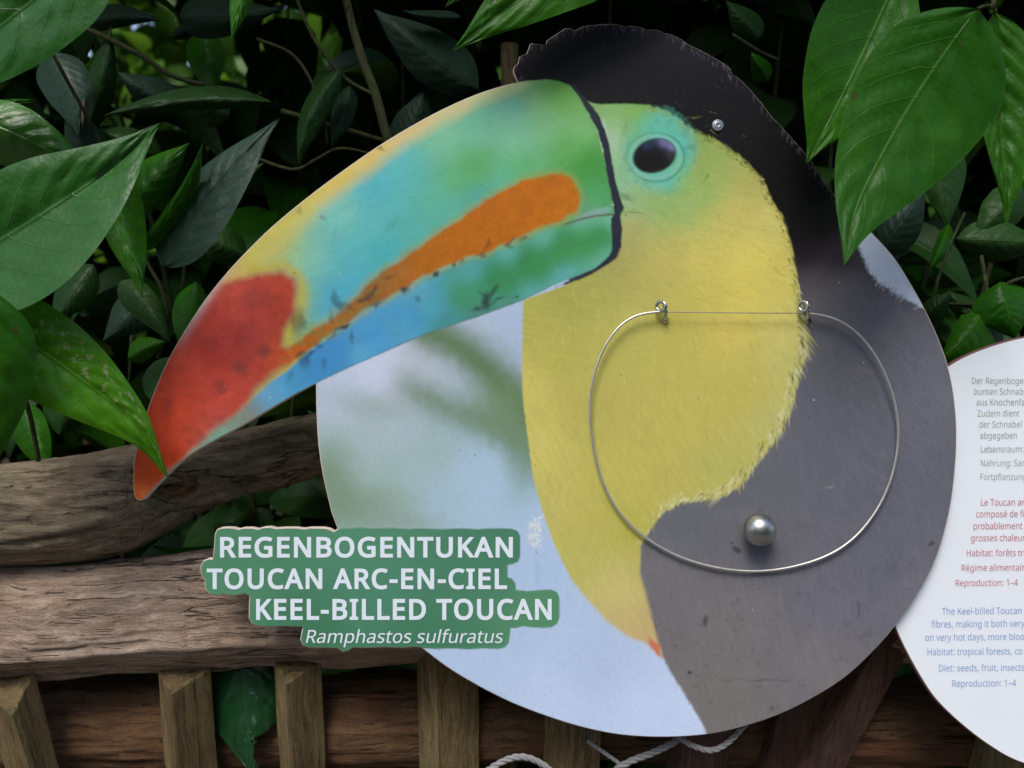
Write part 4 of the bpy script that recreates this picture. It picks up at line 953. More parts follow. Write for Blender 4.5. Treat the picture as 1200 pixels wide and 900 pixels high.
def screw_eye(x, y):
    loop = []
    for a in np.linspace(R(-290), R(60), 30):
        loop.append((x - 2.2 + 5.4 * math.cos(a), y - 4.5 - 5.4 * math.sin(a), 0.0085 + 0.003 * math.cos(a)))
    loop += [(x + 3.0, y + 0.5, 0.0105), (x + 3.2, y + 5.5, 0.0085), (x + 2.4, y + 10.0, 0.005), (x + 2.0, y + 12.0, -0.0006)]
    c = catmull(loop, 3)
    v1 = tube(S_seen(c[:, 0], c[:, 1], c[:, 2]), 2.1 * MM, 12)
    v2 = lathe([(0.0034, 0.0), (0.0036, 0.0006), (0.0032, 0.0016), (0.0018, 0.0022), (0.0014, 0.0040)], S(x + 2.0, y + 11.5, 0), -FWD, 18)
    v3s = []
    for a in np.linspace(0, 6 * math.pi, 40):                              # thread turns where the shank enters the board
        v3s.append((x + 2.2 + 2.3 * math.cos(a), y + 7.5 + a * 0.22 + 1.2 * math.sin(a), 0.0062 - a * 0.00018))
    v3s = np.array(v3s)
    v3 = tube(S_seen(v3s[:, 0], v3s[:, 1], v3s[:, 2]), 0.55 * MM, 6)
    vv, ff = join([v1, v2, v3])
    return obj("screw_eye", vv, ff, STEEL, sign)
screw_eye(777, 363.5)
screw_eye(944, 363.5)

ring = [(778, 365.2), (764, 365), (746, 366.4), (735, 370), (724, 382), (712.5, 396.5), (703.5, 414), (697, 434.5), (692.3, 455), (690.5, 476), (692, 502), (694.7, 521), (699, 542), (708, 571), (722, 597), (740, 618), (761, 634.5), (786, 649), (815, 660), (847, 667.5), (882, 670), (916, 667.5), (950, 660), (981, 647), (1007, 627), (1027, 599), (1037, 583), (1045, 560), (1051.5, 533), (1053.5, 507), (1052, 487), (1046.5, 463), (1038, 440), (1027, 417), (1013, 398), (1000, 384), (984, 372.5), (970, 368), (957, 367), (946, 367)]
rw_ = thing("wire_loop", "thin steel wire loop hanging from two screw eyes over the yellow breast", "wire loop", S(777, 365, 0.008))
c = catmull(ring, 8)
_sl = np.r_[0, np.cumsum(np.hypot(*np.diff(c, axis=0).T))]; _tt = np.arange(0, _sl[-1], 3.0)
c = np.c_[np.interp(_tt, _sl, c[:, 0]), np.interp(_tt, _sl, c[:, 1])]
_k = np.exp(-0.5 * (np.arange(-18, 19) / 7.0) ** 2); _k /= _k.sum()
_sm = np.c_[np.convolve(np.pad(c[:, 0], 18, mode='reflect', reflect_type='odd'), _k, 'valid'), np.convolve(np.pad(c[:, 1], 18, mode='reflect', reflect_type='odd'), _k, 'valid')]
c = _sm + 0.5 * np.c_[noise(_tt / 60, _tt * 0), noise(_tt / 60, _tt * 0 + 3.5)]
hh = 0.008 - 0.004 * sstep(380, 640, c[:, 1])
v, f = tube(S_seen(c[:, 0], c[:, 1], hh), 1.55 * MM, 10)
obj("bow", v, f, WIRE, rw_)
c = catmull([(776, 365.4), (830, 366.2), (890, 366.8), (948, 367)], 6)
v, f = tube(S_seen(c[:, 0], c[:, 1], 0.0082), 0.62 * MM, 8)
obj("cross_wire", v, f, plain("thin_wire", (0.40, 0.36, 0.30), rough=0.45, metal=0.8), rw_)

# ------------------------------------------------------------------ info panel
PAN = catmull([(1111, 428), (1152, 408), (1200, 394.5), (1255, 388), (1325, 398), (1395, 440), (1445, 520), (1465, 620), (1450, 730), (1400, 825), (1330, 885), (1262, 908), (1200, 895.5), (1156.5, 872.5), (1110, 834.5), (1082, 800), (1049, 737), (1034, 680), (1030, 600), (1045, 520), (1074, 460)], 6, closed=True)
panel = thing("info_panel", "round white text panel with small trilingual print, right of the toucan board", "panel", S(1240, 700, -0.011))
HP = -0.010
_kp = (D - HP) / D
PAN = np.array([600, 450]) + (PAN - np.array([600, 450])) * _kp
pl = plate("board", PAN, HP - 0.0004, 0.006, PANEL_EDGE, panel)
def panel_face():
    inn = inset(PAN, 1.6); n = len(inn)
    bm = bmesh.new(); base = wloc(panel)
    bv = [bm.verts.new(tuple(p - base)) for p in S(inn[:, 0], inn[:, 1], HP)]
    es = [bm.edges.new((bv[i], bv[(i + 1) % n])) for i in range(n)]
    bmesh.ops.triangle_fill(bm, edges=es, use_beauty=True)
    bmesh.ops.recalc_face_normals(bm, faces=bm.faces)
    me = bpy.data.meshes.new("printed_face"); bm.to_mesh(me); bm.free()
    me.materials.append(plain("panel_white", (0.82, 0.87, 0.92), rough=0.4, var=0.025, scale=22))
    o = bpy.data.objects.new("printed_face", me); COL.objects.link(o); o.parent = panel
panel_face()
_x, _f = letter_line("The Keel-billed Toucan", 0, 0, 7.9, xs=1.0); PX = 93.0 / _x[:, 0].max()
def para(lines, mat, label):
    lettering([letter_line(t, x, y, c_, xs=PX, offset=-0.001, rot=-0.012 * (y - 450) / 350) for t, x, y, c_ in lines], mat, panel, HP + 0.0003, label=label)
para([("Der Regenbogentukan", 1139, 449.8, 7.4), ("bunten Schnabel", 1141.5, 462.5, 7.4), ("aus Knochenfasern", 1144, 475, 7.4), ("Zudem dient", 1145.5, 488, 7.4), ("der Schnabel", 1147.5, 501, 7.4), ("abgegeben", 1148.5, 514, 7.4), ("Lebensraum:", 1149.5, 530, 7.4), ("Nahrung: Samen", 1149.5, 546.3, 7.4), ("Fortpflanzung:", 1149, 562.5, 7.4)], INK_DE, "sage green German paragraph")
para([("Le Toucan arc-en-ciel", 1149.6, 592.5, 7.7), ("composé de fibres", 1144, 606.3, 7.7), ("probablement", 1141, 620.3, 7.7), ("grosses chaleurs", 1138, 634.3, 7.7), ("Habitat: forêts tropicales", 1133, 652, 7.7), ("Régime alimentaire:", 1127, 669.3, 7.7), ("Reproduction: 1–4", 1120, 687, 7.7)], INK_FR, "rose red French paragraph")
para([("The Keel-billed Toucan", 1104, 720.3, 7.9), ("fibres, making it both very", 1091.5, 735.5, 7.9), ("on very hot days, more blood", 1084.5, 751, 7.9), ("Habitat: tropical forests, co", 1087, 768, 7.9), ("Diet: seeds, fruit, insects", 1100.5, 787, 7.9), ("Reproduction: 1–4", 1116, 805, 7.9)], INK_EN, "blue English paragraph")

# ------------------------------------------------------------------ wood: branch, fence
def log(name, path, prof_fn, mat, parent=None, nl=150, na=64, amp=0.003, seed=0, dents=()):
    """path: list of (px, py, off) ; prof_fn(s, angle)->(depth, up) metres"""
    c = catmull(path, max(2, nl // (len(path) - 1)))
    W = P(c[:, 0], c[:, 1], c[:, 2])
    n = len(W); V = []
    sl = np.r_[0, np.cumsum(np.linalg.norm(np.diff(W, axis=0), axis=1))]
    ang = np.linspace(0, 2 * math.pi, na, endpoint=False)
    for i in range(n):
        dy, dz = prof_fn(c[i, 0], ang)
        fibre = fbm(np.full(na, sl[i] * 22), ang * 5.2 / 1.0, np.cos(ang) * 2, s=seed, o=4)
        lump = fbm(np.full(na, sl[i] * 7), np.cos(ang) * 1.2, np.sin(ang) * 1.2, s=seed + 9, o=2)
        ridge = noise(np.full(na, sl[i] * 9), ang * 14, s=seed + 5)
        r = np.hypot(dy, dz); k = 1 + (amp * fibre + 1.6 * amp * lump + 0.35 * amp * ridge) / np.maximum(r, 1e-4)
        V.append(W[i] + np.c_[np.zeros(na), dy * k, dz * k])
    V = np.vstack(V)
    Fc = []
    for i in range(n - 1):
        for k in range(na):
            Fc.append((i * na + k, i * na + (k + 1) % na, (i + 1) * na + (k + 1) % na, (i + 1) * na + k))
    Fc.append(tuple(range(na))); Fc.append(tuple((n - 1) * na + k for k in range(na))[::-1])
    for (kp, r, dep, rim) in dents:                                       # knots: a rim and a hollow, on the near side of the log
        rel = V - CAM; dd = rel @ FWD
        sx, sy = 600 + F * (rel @ RIGHT) / dd, 450 - F * (rel @ UP) / dd
        near = np.hypot(sx - kp[0], sy - kp[1]) < 12
        p = V[near][np.argmin(dd[near])]
        d_ = np.linalg.norm((V - p) / np.array([1.35, 1.0, 0.85]), axis=1)
        push = dep * np.exp(-(d_ / (r * 0.6)) ** 2) - rim * np.exp(-((d_ - r) / (r * 0.35)) ** 2) - 0.45 * dep * np.exp(-(d_ / (r * 0.22)) ** 2) + 0.0012 * np.sin(d_ / r * 16) * np.exp(-(d_ / (2.4 * r)) ** 2)
        V = V + push[:, None] * np.array([0, 1, 0])
    return obj(name, V, Fc, mat, parent, loc=None if parent is not None else W[n // 2])

def round_prof(rad_px):
    xs = [a for a, b in rad_px]; rs = [b for a, b in rad_px]
    def fn(x, a):
        r = np.interp(x, xs, rs) * MM
        return r * 0.95 * np.cos(a), r * np.sin(a)
    return fn
kn = (207, 574)
branch = log("fallen_branch", [(-520, 640, 0.085), (-300, 618, 0.08), (-100, 602, 0.075), (0, 601, 0.075), (100, 592, 0.075), (180, 575, 0.08), (260, 548, 0.09), (340, 528, 0.10), (440, 505, 0.13), (560, 470, 0.16), (700, 450, 0.19)],
             round_prof([(-500, 62), (0, 66), (100, 70), (170, 66), (230, 46), (300, 40), (400, 40), (700, 30)]), WOOD_LOG, nl=300, na=110, amp=0.0045, seed=100, dents=[(kn, 0.016, 0.004, 0.004)])
tag(branch, "thick grey weathered branch with a knot, lying above the fence rail behind the beak tip", "branch")

def knot():
    V = np.array([v.co[:] for v in branch.data.vertices]) + np.array(branch.location)
    rel = V - CAM; dd = rel @ FWD
    sx, sy = 600 + F * (rel @ RIGHT) / dd, 450 - F * (rel @ UP) / dd
    near = np.where(np.hypot(sx - 207, sy - 574) < 9)[0]; p = V[near[np.argmin(dd[near])]]
    ax = np.array([0.05, -0.97, 0.22]); ax /= np.linalg.norm(ax)
    prof = [(0.0002, 0.0000), (0.003, 0.0008), (0.0042, -0.0004), (0.0062, 0.0010), (0.0074, 0.0002), (0.0092, 0.0026), (0.0108, 0.0040), (0.0128, 0.0030), (0.0150, -0.0010), (0.0170, -0.0080)]
    v, f = lathe(prof, np.zeros(3), ax, 40)
    v = v * np.array([1.25, 1, 0.8]); r_ = np.linalg.norm(v, axis=1)
    v = v + ax * (0.0012 * fbm(v[:, 0] * 300, v[:, 2] * 300, s=7))[:, None] + np.c_[0.0012 * noise(v[:, 0] * 120, v[:, 2] * 120, s=8), 0 * r_, 0.0012 * noise(v[:, 0] * 120, v[:, 2] * 120, s=9)]
    obj("knot", v + p - ax * 0.0015, f, WOOD_LOW, branch)
knot()

fence = thing("wooden_fence", "rustic low fence of weathered rails and split pickets under the toucan board", "fence", (0, 0.8, 0))
def rail_prof(x, a):
    # rounded top, sloping front face, sharp lower arris, undercut belly
    ks = np.array([-180, -146, -122, -94, -62, -30, 0, 35, 70, 110, 150, 180]) * math.pi / 180   # 0 = away, -90 = down, +-180 = towards viewer
    dy = np.array([-31, -37, -20, 0, 22, 36, 40, 36, 14, -6, -24, -31]) * 0.001
    dz = np.array([-10, -31, -50, -73, -62, -30, 0, 30, 44, 38, 16, -10]) * 0.001
    aa = (a + math.pi) % (2 * math.pi) - math.pi
    return np.interp(aa, ks, dy), np.interp(aa, ks, dz)
log("rail", [(-420, 736, 0.070), (-200, 728, 0.070), (0, 722, 0.068), (100, 716, 0.068), (200, 706, 0.068), (300, 697, 0.07), (420, 700, 0.078), (600, 690, 0.085), (850, 690, 0.09), (1100, 705, 0.09), (1400, 720, 0.09), (1650, 720, 0.09)], rail_prof, WOOD_RAIL, fence, nl=420, na=110, amp=0.0038, seed=200)
log("rail", [(-420, 862, 0.155), (-200, 858, 0.155), (0, 850, 0.15), (200, 845, 0.15), (420, 842, 0.15), (700, 838, 0.15), (900, 846, 0.15), (1150, 842, 0.15), (1400, 845, 0.15), (1700, 850, 0.15)], round_prof([(-500, 62), (1700, 60)]), WOOD_LOW, fence, nl=360, na=96, amp=0.004, seed=300)

def picket(xl, xf, xr, ytop, off, slope, mat, depth=(0.028, 0.030, 0.055), tilt=(0, 0, 0, 0), seed=0, backx=0.62, length=None):
    """split stake: front arris at xf, left and right arrises, back; runs down into the soil"""
    T = P(xf, ytop, off)
    mp = (D + off) / F
    X = lambda px, dd: (px - 600) / F * (D + off + dd * math.cos(PITCH)) - T[0]
    cs = np.array([(X(xl, depth[0]), depth[0]), (-0.001, 0.0), (0.001, 0.0), (X(xr, depth[1]), depth[1]), (X(xl + (xr - xl) * backx, depth[2]), depth[2])])
    cs2 = []
    for i in range(5):                                                     # a few points per side so the split faces undulate
        a, b = cs[i], cs[(i + 1) % 5]
        for k in range(6): cs2.append(a + (b - a) * k / 6)
    cs2 = np.array(cs2); m = len(cs2)
    H = T[2] + 0.06 if length is None else length
    n = 70
    z = np.r_[0, np.geomspace(0.0015, H, n - 1)]
    lean_y = 0.0
    V = []
    zt = np.interp(np.arange(m), [0, 6, 12, 18, 24, 30], [tilt[0], 0, 0, tilt[1], tilt[2], tilt[0]])
    for zi in z:
        w_ = 1.004 + 0.012 * noise(np.array([zi * 8.0]), np.array([seed * 3.1]))[0]
        jx = 0.0012 * noise(np.full(m, zi * 14), np.arange(m) * 0.9, s=seed) + 0.0006 * noise(np.full(m, zi * 4), np.arange(m) * 2.3, s=seed + 3)
        cut = 0.93 if zi == 0 else 1.0
        ctr = cs2.mean(0)
        q = ctr + (cs2 - ctr) * cut * w_ + jx[:, None]
        top = zt * max(0.0, 1 - zi / 0.12)
        V.append(np.c_[T[0] + q[:, 0] + slope * zi, T[1] + q[:, 1] + lean_y * zi, T[2] - zi + top])
    V = np.vstack(V)
    Fc = [(i * m + k, i * m + (k + 1) % m, (i + 1) * m + (k + 1) % m, (i + 1) * m + k)[::-1] for i in range(n - 1) for k in range(m)]
    cv = V[:m].mean(0) + np.array([0, 0, 0.001]); V = np.vstack([V, cv]); ci = len(V) - 1
    Fc += [(k, (k + 1) % m, ci) for k in range(m)]
    o = obj("picket", V, Fc, mat, fence, smooth=False)
    return o
picket(-20, 14, 42, 836, 0.035, 0.15, WOOD_STAKE, (0.03, 0.034, 0.05), tilt=(0.012, 0.02, 0.012), seed=1)
picket(186, 202, 246, 811, 0.045, 0.0, WOOD_STAKE, (0.030, 0.030, 0.05), tilt=(0.004, 0.006, 0.002), seed=2)
picket(322, 336, 375, 800, 0.05, 0.01, WOOD_STAKE, (0.03, 0.03, 0.055), tilt=(0.004, 0.004, 0.006), seed=3)
picket(488, 513, 560, 765, 0.06, 0.0, WOOD_STAKE, (0.02, 0.02, 0.05), seed=4)
picket(640, 652, 707, 800, 0.06, -0.02, WOOD_STAKE, (0.03, 0.012, 0.05), seed=5)
picket(800, 812, 870, 800, 0.06, -0.12, WOOD_RED, (0.03, 0.014, 0.05), seed=6)
picket(925, 940, 1022, 750, 0.075, -0.22, WOOD_RED, (0.03, 0.012, 0.05), seed=7)
picket(1020, 1036, 1082, 740, 0.050, -0.42, WOOD_RED, (0.03, 0.016, 0.05), seed=8)
picket(1150, 1166, 1225, 850, 0.07, -0.10, WOOD_STAKE, (0.03, 0.016, 0.05), seed=9)

# stake behind the crest
stk = P(597, 52, 0.27)
zz = np.linspace(0, 1, 60)[:, None]
pth = np.array([stk[0], stk[1], -0.05]) * (1 - zz) + stk * zz
v, f = tube(pth, 0.0105 * (1 + 0.05 * noise(zz[:, 0] * 30, zz[:, 0] * 0)), 14)
stake = obj("wooden_stake", v, f, WOOD_STAKE, smooth=True)
tag(stake, "thin brown wooden stake rising behind the black crest of the toucan board", "stake")

# ------------------------------------------------------------------ ropes
def rope(pts, r, label, group="white ropes under the board", turns=None):
    c = catmull(pts, 14); W = P(c[:, 0], c[:, 1], c[:, 2])
    sl = np.r_[0, np.cumsum(np.linalg.norm(np.diff(W, axis=0), axis=1))]
    t = np.linspace(0, sl[-1], max(60, int(sl[-1] / 0.0016)))
    W = np.c_[[np.interp(t, sl, W[:, i]) for i in range(3)]].T
    tang = np.gradient(W, axis=0); tang /= np.linalg.norm(tang, axis=1)[:, None]
    u = np.cross(tang, FWD); u /= np.linalg.norm(u, axis=1)[:, None]; v_ = np.cross(tang, u)
    parts = []
    for k in range(3):
        a = 2 * math.pi * (t / (r * 7.5) + k / 3)
        parts.append(tube(W + 0.55 * r * (np.cos(a)[:, None] * u + np.sin(a)[:, None] * v_), r * 0.55, 8))
    vv, ff = join(parts)
    o = obj("rope", vv, ff, ROPE, loc=W[len(W) // 2])
    return tag(o, label, "rope", group)
rope([(540, 945, 0.03), (562, 912, 0.028), (588, 893, 0.026), (612, 887, 0.026), (636, 896, 0.028), (660, 918, 0.03), (690, 950, 0.04)], 0.0029, "twisted white rope making a low arch under the bottom of the board, left one")
rope([(690, 950, 0.04), (712, 912, 0.035), (735, 894, 0.03), (765, 882, 0.028), (792, 868, 0.028), (806, 850, 0.03), (812, 820, 0.04)], 0.0030, "thick twisted white rope running up to the bottom edge of the board")
rope([(784, 845, 0.02), (797, 864, 0.02), (815, 875, 0.018), (835, 879, 0.018), (853, 870, 0.02), (872, 850, 0.022), (890, 825, 0.03)], 0.0026, "thin pale cord sagging in a loop just under the grey plumage of the board")
rope([(688, 868, 0.04), (708, 882, 0.036), (722, 892, 0.034), (740, 905, 0.034)], 0.0018, "short thin cord slanting behind the thick white rope")

# ------------------------------------------------------------------ foreground plants
LP = thing("climbing_plant", "big-leaved climbing plant in the left foreground, one yellow-green leaf over the beak tip", "plant", P(-150, 700, -0.08) * np.array([1, 1, 0]))
pleaf(LP, (128, -70, -0.10), (-150, 150, -0.06), 66, 62, LEAF_BLUE, arch=0.004, fa=-0.004, fb=-0.006, q=0.0034, nv=9)
pleaf(LP, (-105, 345, -0.07), (194, 154, -0.07), 72, 84, LEAF_BLUE, bow=-4, arch=0.006, fa=-0.006, fb=-0.03, q=0.0034, nv=9, tipbow=40)
pleaf(LP, (-55, 130, -0.03), (112, 208, -0.01), 34, 40, LEAF_YOUNG, bow=6, arch=0.012, fa=0.01, fb=0.025, nv=7)
pleaf(LP, (-40, 140, -0.02), (46, 117, 0.0), 8, 12, LEAF_MID, bow=4, nv=6)
pleaf(LP, (-45, 356, -0.09), (211, 545, -0.035), 52, 58, LEAF_YEL, bow=12, arch=0.004, fa=0.006, fb=-0.012, q=0.0034, nv=10, tipbow=-70)
pleaf(LP, (-10, 340, -0.12), (-20, 570, -0.10), 56, 56, LEAF_MID, arch=0.01, fa=0.02, fb=0.02, q=0.002)
pleaf(LP, (128, 190, -0.005), (173, 348, 0.0), 34, 20, LEAF_YOUNG, bow=-10, fa=0.03, fb=0.02, nv=7, tipbow=-20)
pleaf(LP, (140, 262, 0.02), (223, 167, 0.03), 26, 26, LEAF_MID, bow=5, fa=0.02, fb=0.02, nv=7)
pleaf(LP, (150, 300, 0.03), (238, 166, 0.03), 6, 22, LEAF_MID, bow=-12, fa=0.01, fb=0.03, nv=7)
pleaf(LP, (190, 312, 0.045), (329, 137, 0.05), 36, 36, LEAF_SLATE, bow=6, arch=0.004, fa=0.012, fb=-0.012, q=0.0028, nv=10)
pleaf(LP, (300, -70, -0.02), (271, 48, 0.0), 16, 16, LEAF_YOUNG, fa=0.01, fb=0.012, nv=7)
pstem(LP, [(-140, 900, -0.02), (-120, 700, -0.06), (-110, 480, -0.10), (-108, 350, -0.11), (-70, 180, -0.06), (20, -40, -0.08), (150, -120, -0.06)], 0.004, 0.0025)
pstem(LP, [(-112, 420, -0.10), (-80, 380, -0.10), (-45, 356, -0.09)], 0.002, 0.0015)
pstem(LP, [(45, 540, 0.03), (40, 510, 0.02), (32, 475, 0.0), (20, 440, -0.03)], 0.0022, 0.0018)
pstem(LP, [(150, 300, 0.03), (140, 262, 0.02), (128, 190, -0.005), (60, 60, -0.05)], 0.0016, 0.0016)
pstem(LP, [(-112, 210, -0.08), (-80, 150, -0.05), (-55, 130, -0.03)], 0.0018, 0.0015)
pstem(LP, [(300, -70, -0.02), (200, -140, -0.04), (100, -160, -0.05)], 0.0018, 0.0018)

TP = thing("overhanging_vine", "hanging vine with one broad mid-green leaf over the beak at the top edge", "plant", P(760, -140, -0.02))
pleaf(TP, (800, -105, -0.04), (530, 61, -0.04), 50, 62, LEAF_MID, bow=-12, arch=0.004, fa=0.0, fb=-0.006, nv=8)
pleaf(TP, (580, -50, 0.06), (521, 9, 0.06), 14, 14, LEAF_YOUNG, nv=6)
pstem(TP, [(1000, -190, -0.04), (900, -150, -0.05), (800, -105, -0.05)], 0.003, 0.002)
pstem(TP, [(800, -105, -0.05), (680, -90, 0.02), (580, -50, 0.06)], 0.002, 0.0014)

RP = thing("leafy_creeper", "creeper with three broad glossy leaves hanging over the board's right shoulder", "plant", P(1260, 60, -0.06))
pleaf(RP, (1060, -48, -0.03), (945, 192, -0.045), 52, 68, LEAF_MID, bow=4, arch=-0.004, fa=-0.006, fb=-0.022, nv=9, q=0.0018)
pleaf(RP, (1146, 10, -0.095), (976, 304, -0.115), 92, 74, LEAF_MID, bow=-12, arch=-0.016, fa=0.002, fb=-0.003, q=0.0028, nv=7, tipbow=50)
pleaf(RP, (1166, 14, -0.085), (1185, 266, -0.09), 52, 24, LEAF_MID, bow=-4, arch=-0.006, fa=-0.012, fb=-0.004, q=0.0034, nv=9, tipbow=-20)
pstem(RP, [(1146, 10, -0.10), (1155, 7, -0.098), (1163, 9, -0.092), (1167, 14, -0.09)], 0.0014, 0.0014)
pstem(RP, [(1163, 10, -0.092), (1166, -20, -0.09), (1150, -80, -0.08), (1060, -120, -0.05), (940, -150, -0.04)], 0.0018, 0.003)
pstem(RP, [(1060, -48, -0.05), (1064, -80, -0.05), (1075, -115, -0.055)], 0.0015, 0.0015)

TG = thing("torn_leaf_plant", "dark shiny torn leaf hanging between the pickets left of the name label", "plant", P(285, 700, 0.12))
pleaf(TG, (266, 700, 0.10), (296, 912, 0.075), 66, 62, leaf_mat("leaf_shiny_dark", (0.006, 0.045, 0.012), (0.010, 0.06, 0.018), (0.02, 0.09, 0.03), rough=0.24, spec=0.8), bow=4, fa=0.03, fb=0.02, q=0.002, res=(130, 34), tear=(325, 880, 27))
pstem(TG, [(262, 722, 0.10), (280, 690, 0.12), (330, 640, 0.14), (420, 600, 0.16)], 0.0018, 0.0022)
pleaf(TG, (255, 640, 0.12), (173, 638, 0.10), 9, 4, LEAF_MID, bow=6, q=0.0005, nv=7)
pleaf(TG, (150, 560, 0.19), (330, 520, 0.2), 20, 22, LEAF_DARK, nv=7)

# ------------------------------------------------------------------ shrubs close behind the board (placed leaves seen in the picture)
BP = thing("dark_shrub", "dark shrub with slate and deep green leaves behind the beak, upper left", "shrub", P(330, 900, 0.35) * np.array([1, 1, 0]))
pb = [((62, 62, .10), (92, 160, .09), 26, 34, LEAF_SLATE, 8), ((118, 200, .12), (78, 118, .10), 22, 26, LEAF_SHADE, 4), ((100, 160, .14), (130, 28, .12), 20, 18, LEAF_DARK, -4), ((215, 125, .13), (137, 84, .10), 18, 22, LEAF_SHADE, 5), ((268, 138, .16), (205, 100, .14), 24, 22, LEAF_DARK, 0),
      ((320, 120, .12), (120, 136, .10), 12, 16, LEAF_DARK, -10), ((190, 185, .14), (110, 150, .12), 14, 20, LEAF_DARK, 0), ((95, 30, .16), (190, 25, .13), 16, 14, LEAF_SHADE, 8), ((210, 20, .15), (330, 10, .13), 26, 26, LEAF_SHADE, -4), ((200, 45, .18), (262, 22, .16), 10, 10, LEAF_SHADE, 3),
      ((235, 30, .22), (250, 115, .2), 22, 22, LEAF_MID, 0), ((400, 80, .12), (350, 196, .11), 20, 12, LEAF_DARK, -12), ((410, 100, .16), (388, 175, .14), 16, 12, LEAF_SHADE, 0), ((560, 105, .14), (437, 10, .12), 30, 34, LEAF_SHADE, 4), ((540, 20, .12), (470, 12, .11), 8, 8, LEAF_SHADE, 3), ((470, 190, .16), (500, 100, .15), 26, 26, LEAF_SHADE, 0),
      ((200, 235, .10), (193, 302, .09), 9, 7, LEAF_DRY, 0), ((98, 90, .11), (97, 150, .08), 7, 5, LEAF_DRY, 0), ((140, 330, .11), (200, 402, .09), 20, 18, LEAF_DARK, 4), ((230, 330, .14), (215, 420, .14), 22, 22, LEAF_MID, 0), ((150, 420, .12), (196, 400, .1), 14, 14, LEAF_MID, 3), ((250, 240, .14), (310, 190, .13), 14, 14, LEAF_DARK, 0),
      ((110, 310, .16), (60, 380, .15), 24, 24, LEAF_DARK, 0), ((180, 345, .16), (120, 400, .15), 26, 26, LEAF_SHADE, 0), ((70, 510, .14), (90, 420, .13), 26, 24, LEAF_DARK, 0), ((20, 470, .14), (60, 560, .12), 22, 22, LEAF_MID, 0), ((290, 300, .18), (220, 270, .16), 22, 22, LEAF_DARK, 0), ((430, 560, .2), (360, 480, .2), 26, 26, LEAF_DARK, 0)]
for (b, e, a_, b_, m_, bw) in pb:
    pleaf(BP, b, e, a_, b_, m_, bow=bw, arch=0.01, fa=0.012, fb=0.016, q=0.0012, nv=9, label="dry brown curled leaf" if m_ is LEAF_DRY else None)
pstem(BP, [(395, -60, .14), (408, 10, .13), (425, 70, .13), (440, 110, .13), (455, 165, .14), (480, 240, .16), (500, 420, .22), (480, 700, .3)], 0.0042, 0.006)
pstem(BP, [(440, 112, .13), (405, 92, .125), (372, 52, .12), (352, 10, .12), (340, -30, .12)], 0.0022, 0.0014)
pstem(BP, [(80, 25, .11), (120, 42, .115), (165, 65, .12), (200, 88, .13), (240, 100, .14)], 0.0032, 0.0024)
pstem(BP, [(300, 185, .12), (330, 196, .11), (350, 198, .11), (372, 186, .115), (400, 174, .12), (440, 182, .14)], 0.0018, 0.0016)
pstem(BP, [(300, 45, .12), (340, 62, .12), (362, 90, .12), (378, 130, .125), (384, 170, .13)], 0.0017, 0.0012)
pstem(BP, [(330, 130, .15), (400, 150, .15), (450, 165, .15), (480, 175, .16)], 0.0028, 0.0022)
pstem(BP, [(185, 420, .11), (196, 380, .11), (190, 340, .11), (170, 300, .11), (168, 250, .11)], 0.0022, 0.0016)

BR = thing("shaded_shrub", "shaded shrub with small rounded leaves between the two boards on the right", "shrub", P(1150, 900, 0.3) * np.array([1, 1, 0]))
for (b, e, a_, b_, m_, bw) in [((1172, 330, .05), (1190, 398, .05), 30, 40, LEAF_MID, 0), ((1158, 355, .06), (1098, 425, .05), 40, 20, LEAF_MID, 6), ((1112, 262, .08), (1088, 318, .06), 12, 8, LEAF_MID, 2), ((1120, 280, .1), (1230, 285, .09), 24, 26, LEAF_DARK, 0), ((1030, 300, .08), (1085, 220, .07), 26, 26, LEAF_SLATE, 0),
                                ((1100, 150, .12), (1110, 270, .11), 28, 28, LEAF_DARK, 0), ((1080, 380, .06), (1115, 340, .05), 14, 16, LEAF_DARK, 0), ((1200, 220, .1), (1140, 280, .1), 24, 24, LEAF_DARK, 0), ((1170, 400, .07), (1110, 340, .07), 20, 20, LEAF_DARK, 0), ((890, 45, .12), (850, 0, .11), 18, 18, LEAF_DARK, 0), ((900, 95, .14), (880, 60, .12), 12, 12, LEAF_MID, 0)]:
    pleaf(BR, b, e, a_, b_, m_, bow=bw, arch=0.01, fa=0.012, fb=0.016, q=0.0012, nv=8)
pstem(BR, [(1094, 350, .07), (1100, 325, .065), (1112, 290, .07), (1130, 250, .09)], 0.0018, 0.0014)
pstem(BR, [(1110, 356, .06), (1140, 356, .06), (1158, 348, .06), (1185, 330, .05), (1230, 318, .05)], 0.0014, 0.0016)
pstem(BR, [(1150, 560, .1), (1155, 430, .08), (1157, 350, .06), (1150, 300, .08)], 0.0022, 0.0018)
pstem(BR, [(858, 40, .1), (890, 60, .1), (912, 70, .1)], 0.0014, 0.0014)

# ------------------------------------------------------------------ shrubs grown by rule (each with its own stems and leaves)
def unit_leaf(name, mat, width, arch, fold, nv, seed):
    T, Sg, Fc = leaf_grid(16, 4)
    x = Sg * wprof(T) * width
    z = arch * 4 * T * (1 - T) - 0.55 * arch * T * T + fold * np.abs(Sg) * wprof(T) * width + quilt(T, Sg, nv, 0.008) + 0.02 * np.sin(T * 8 + seed) * Sg
    return mesh_data(name, np.c_[x, T, z], Fc, mat, True, np.c_[Sg * 0.5 + 0.5, T])
UL = [unit_leaf("leaf", m, wd, ar, fo, nv, i) for i, (m, wd, ar, fo, nv) in enumerate([(LEAF_DARK, .22, .12, .3, 8), (LEAF_DARK, .26, .2, .2, 7), (LEAF_SLATE, .2, .1, .4, 9), (LEAF_DARK, .24, .16, .15, 8), (LEAF_MID, .25, .15, .3, 8), (LEAF_DARK, .2, .25, .35, 8)])]

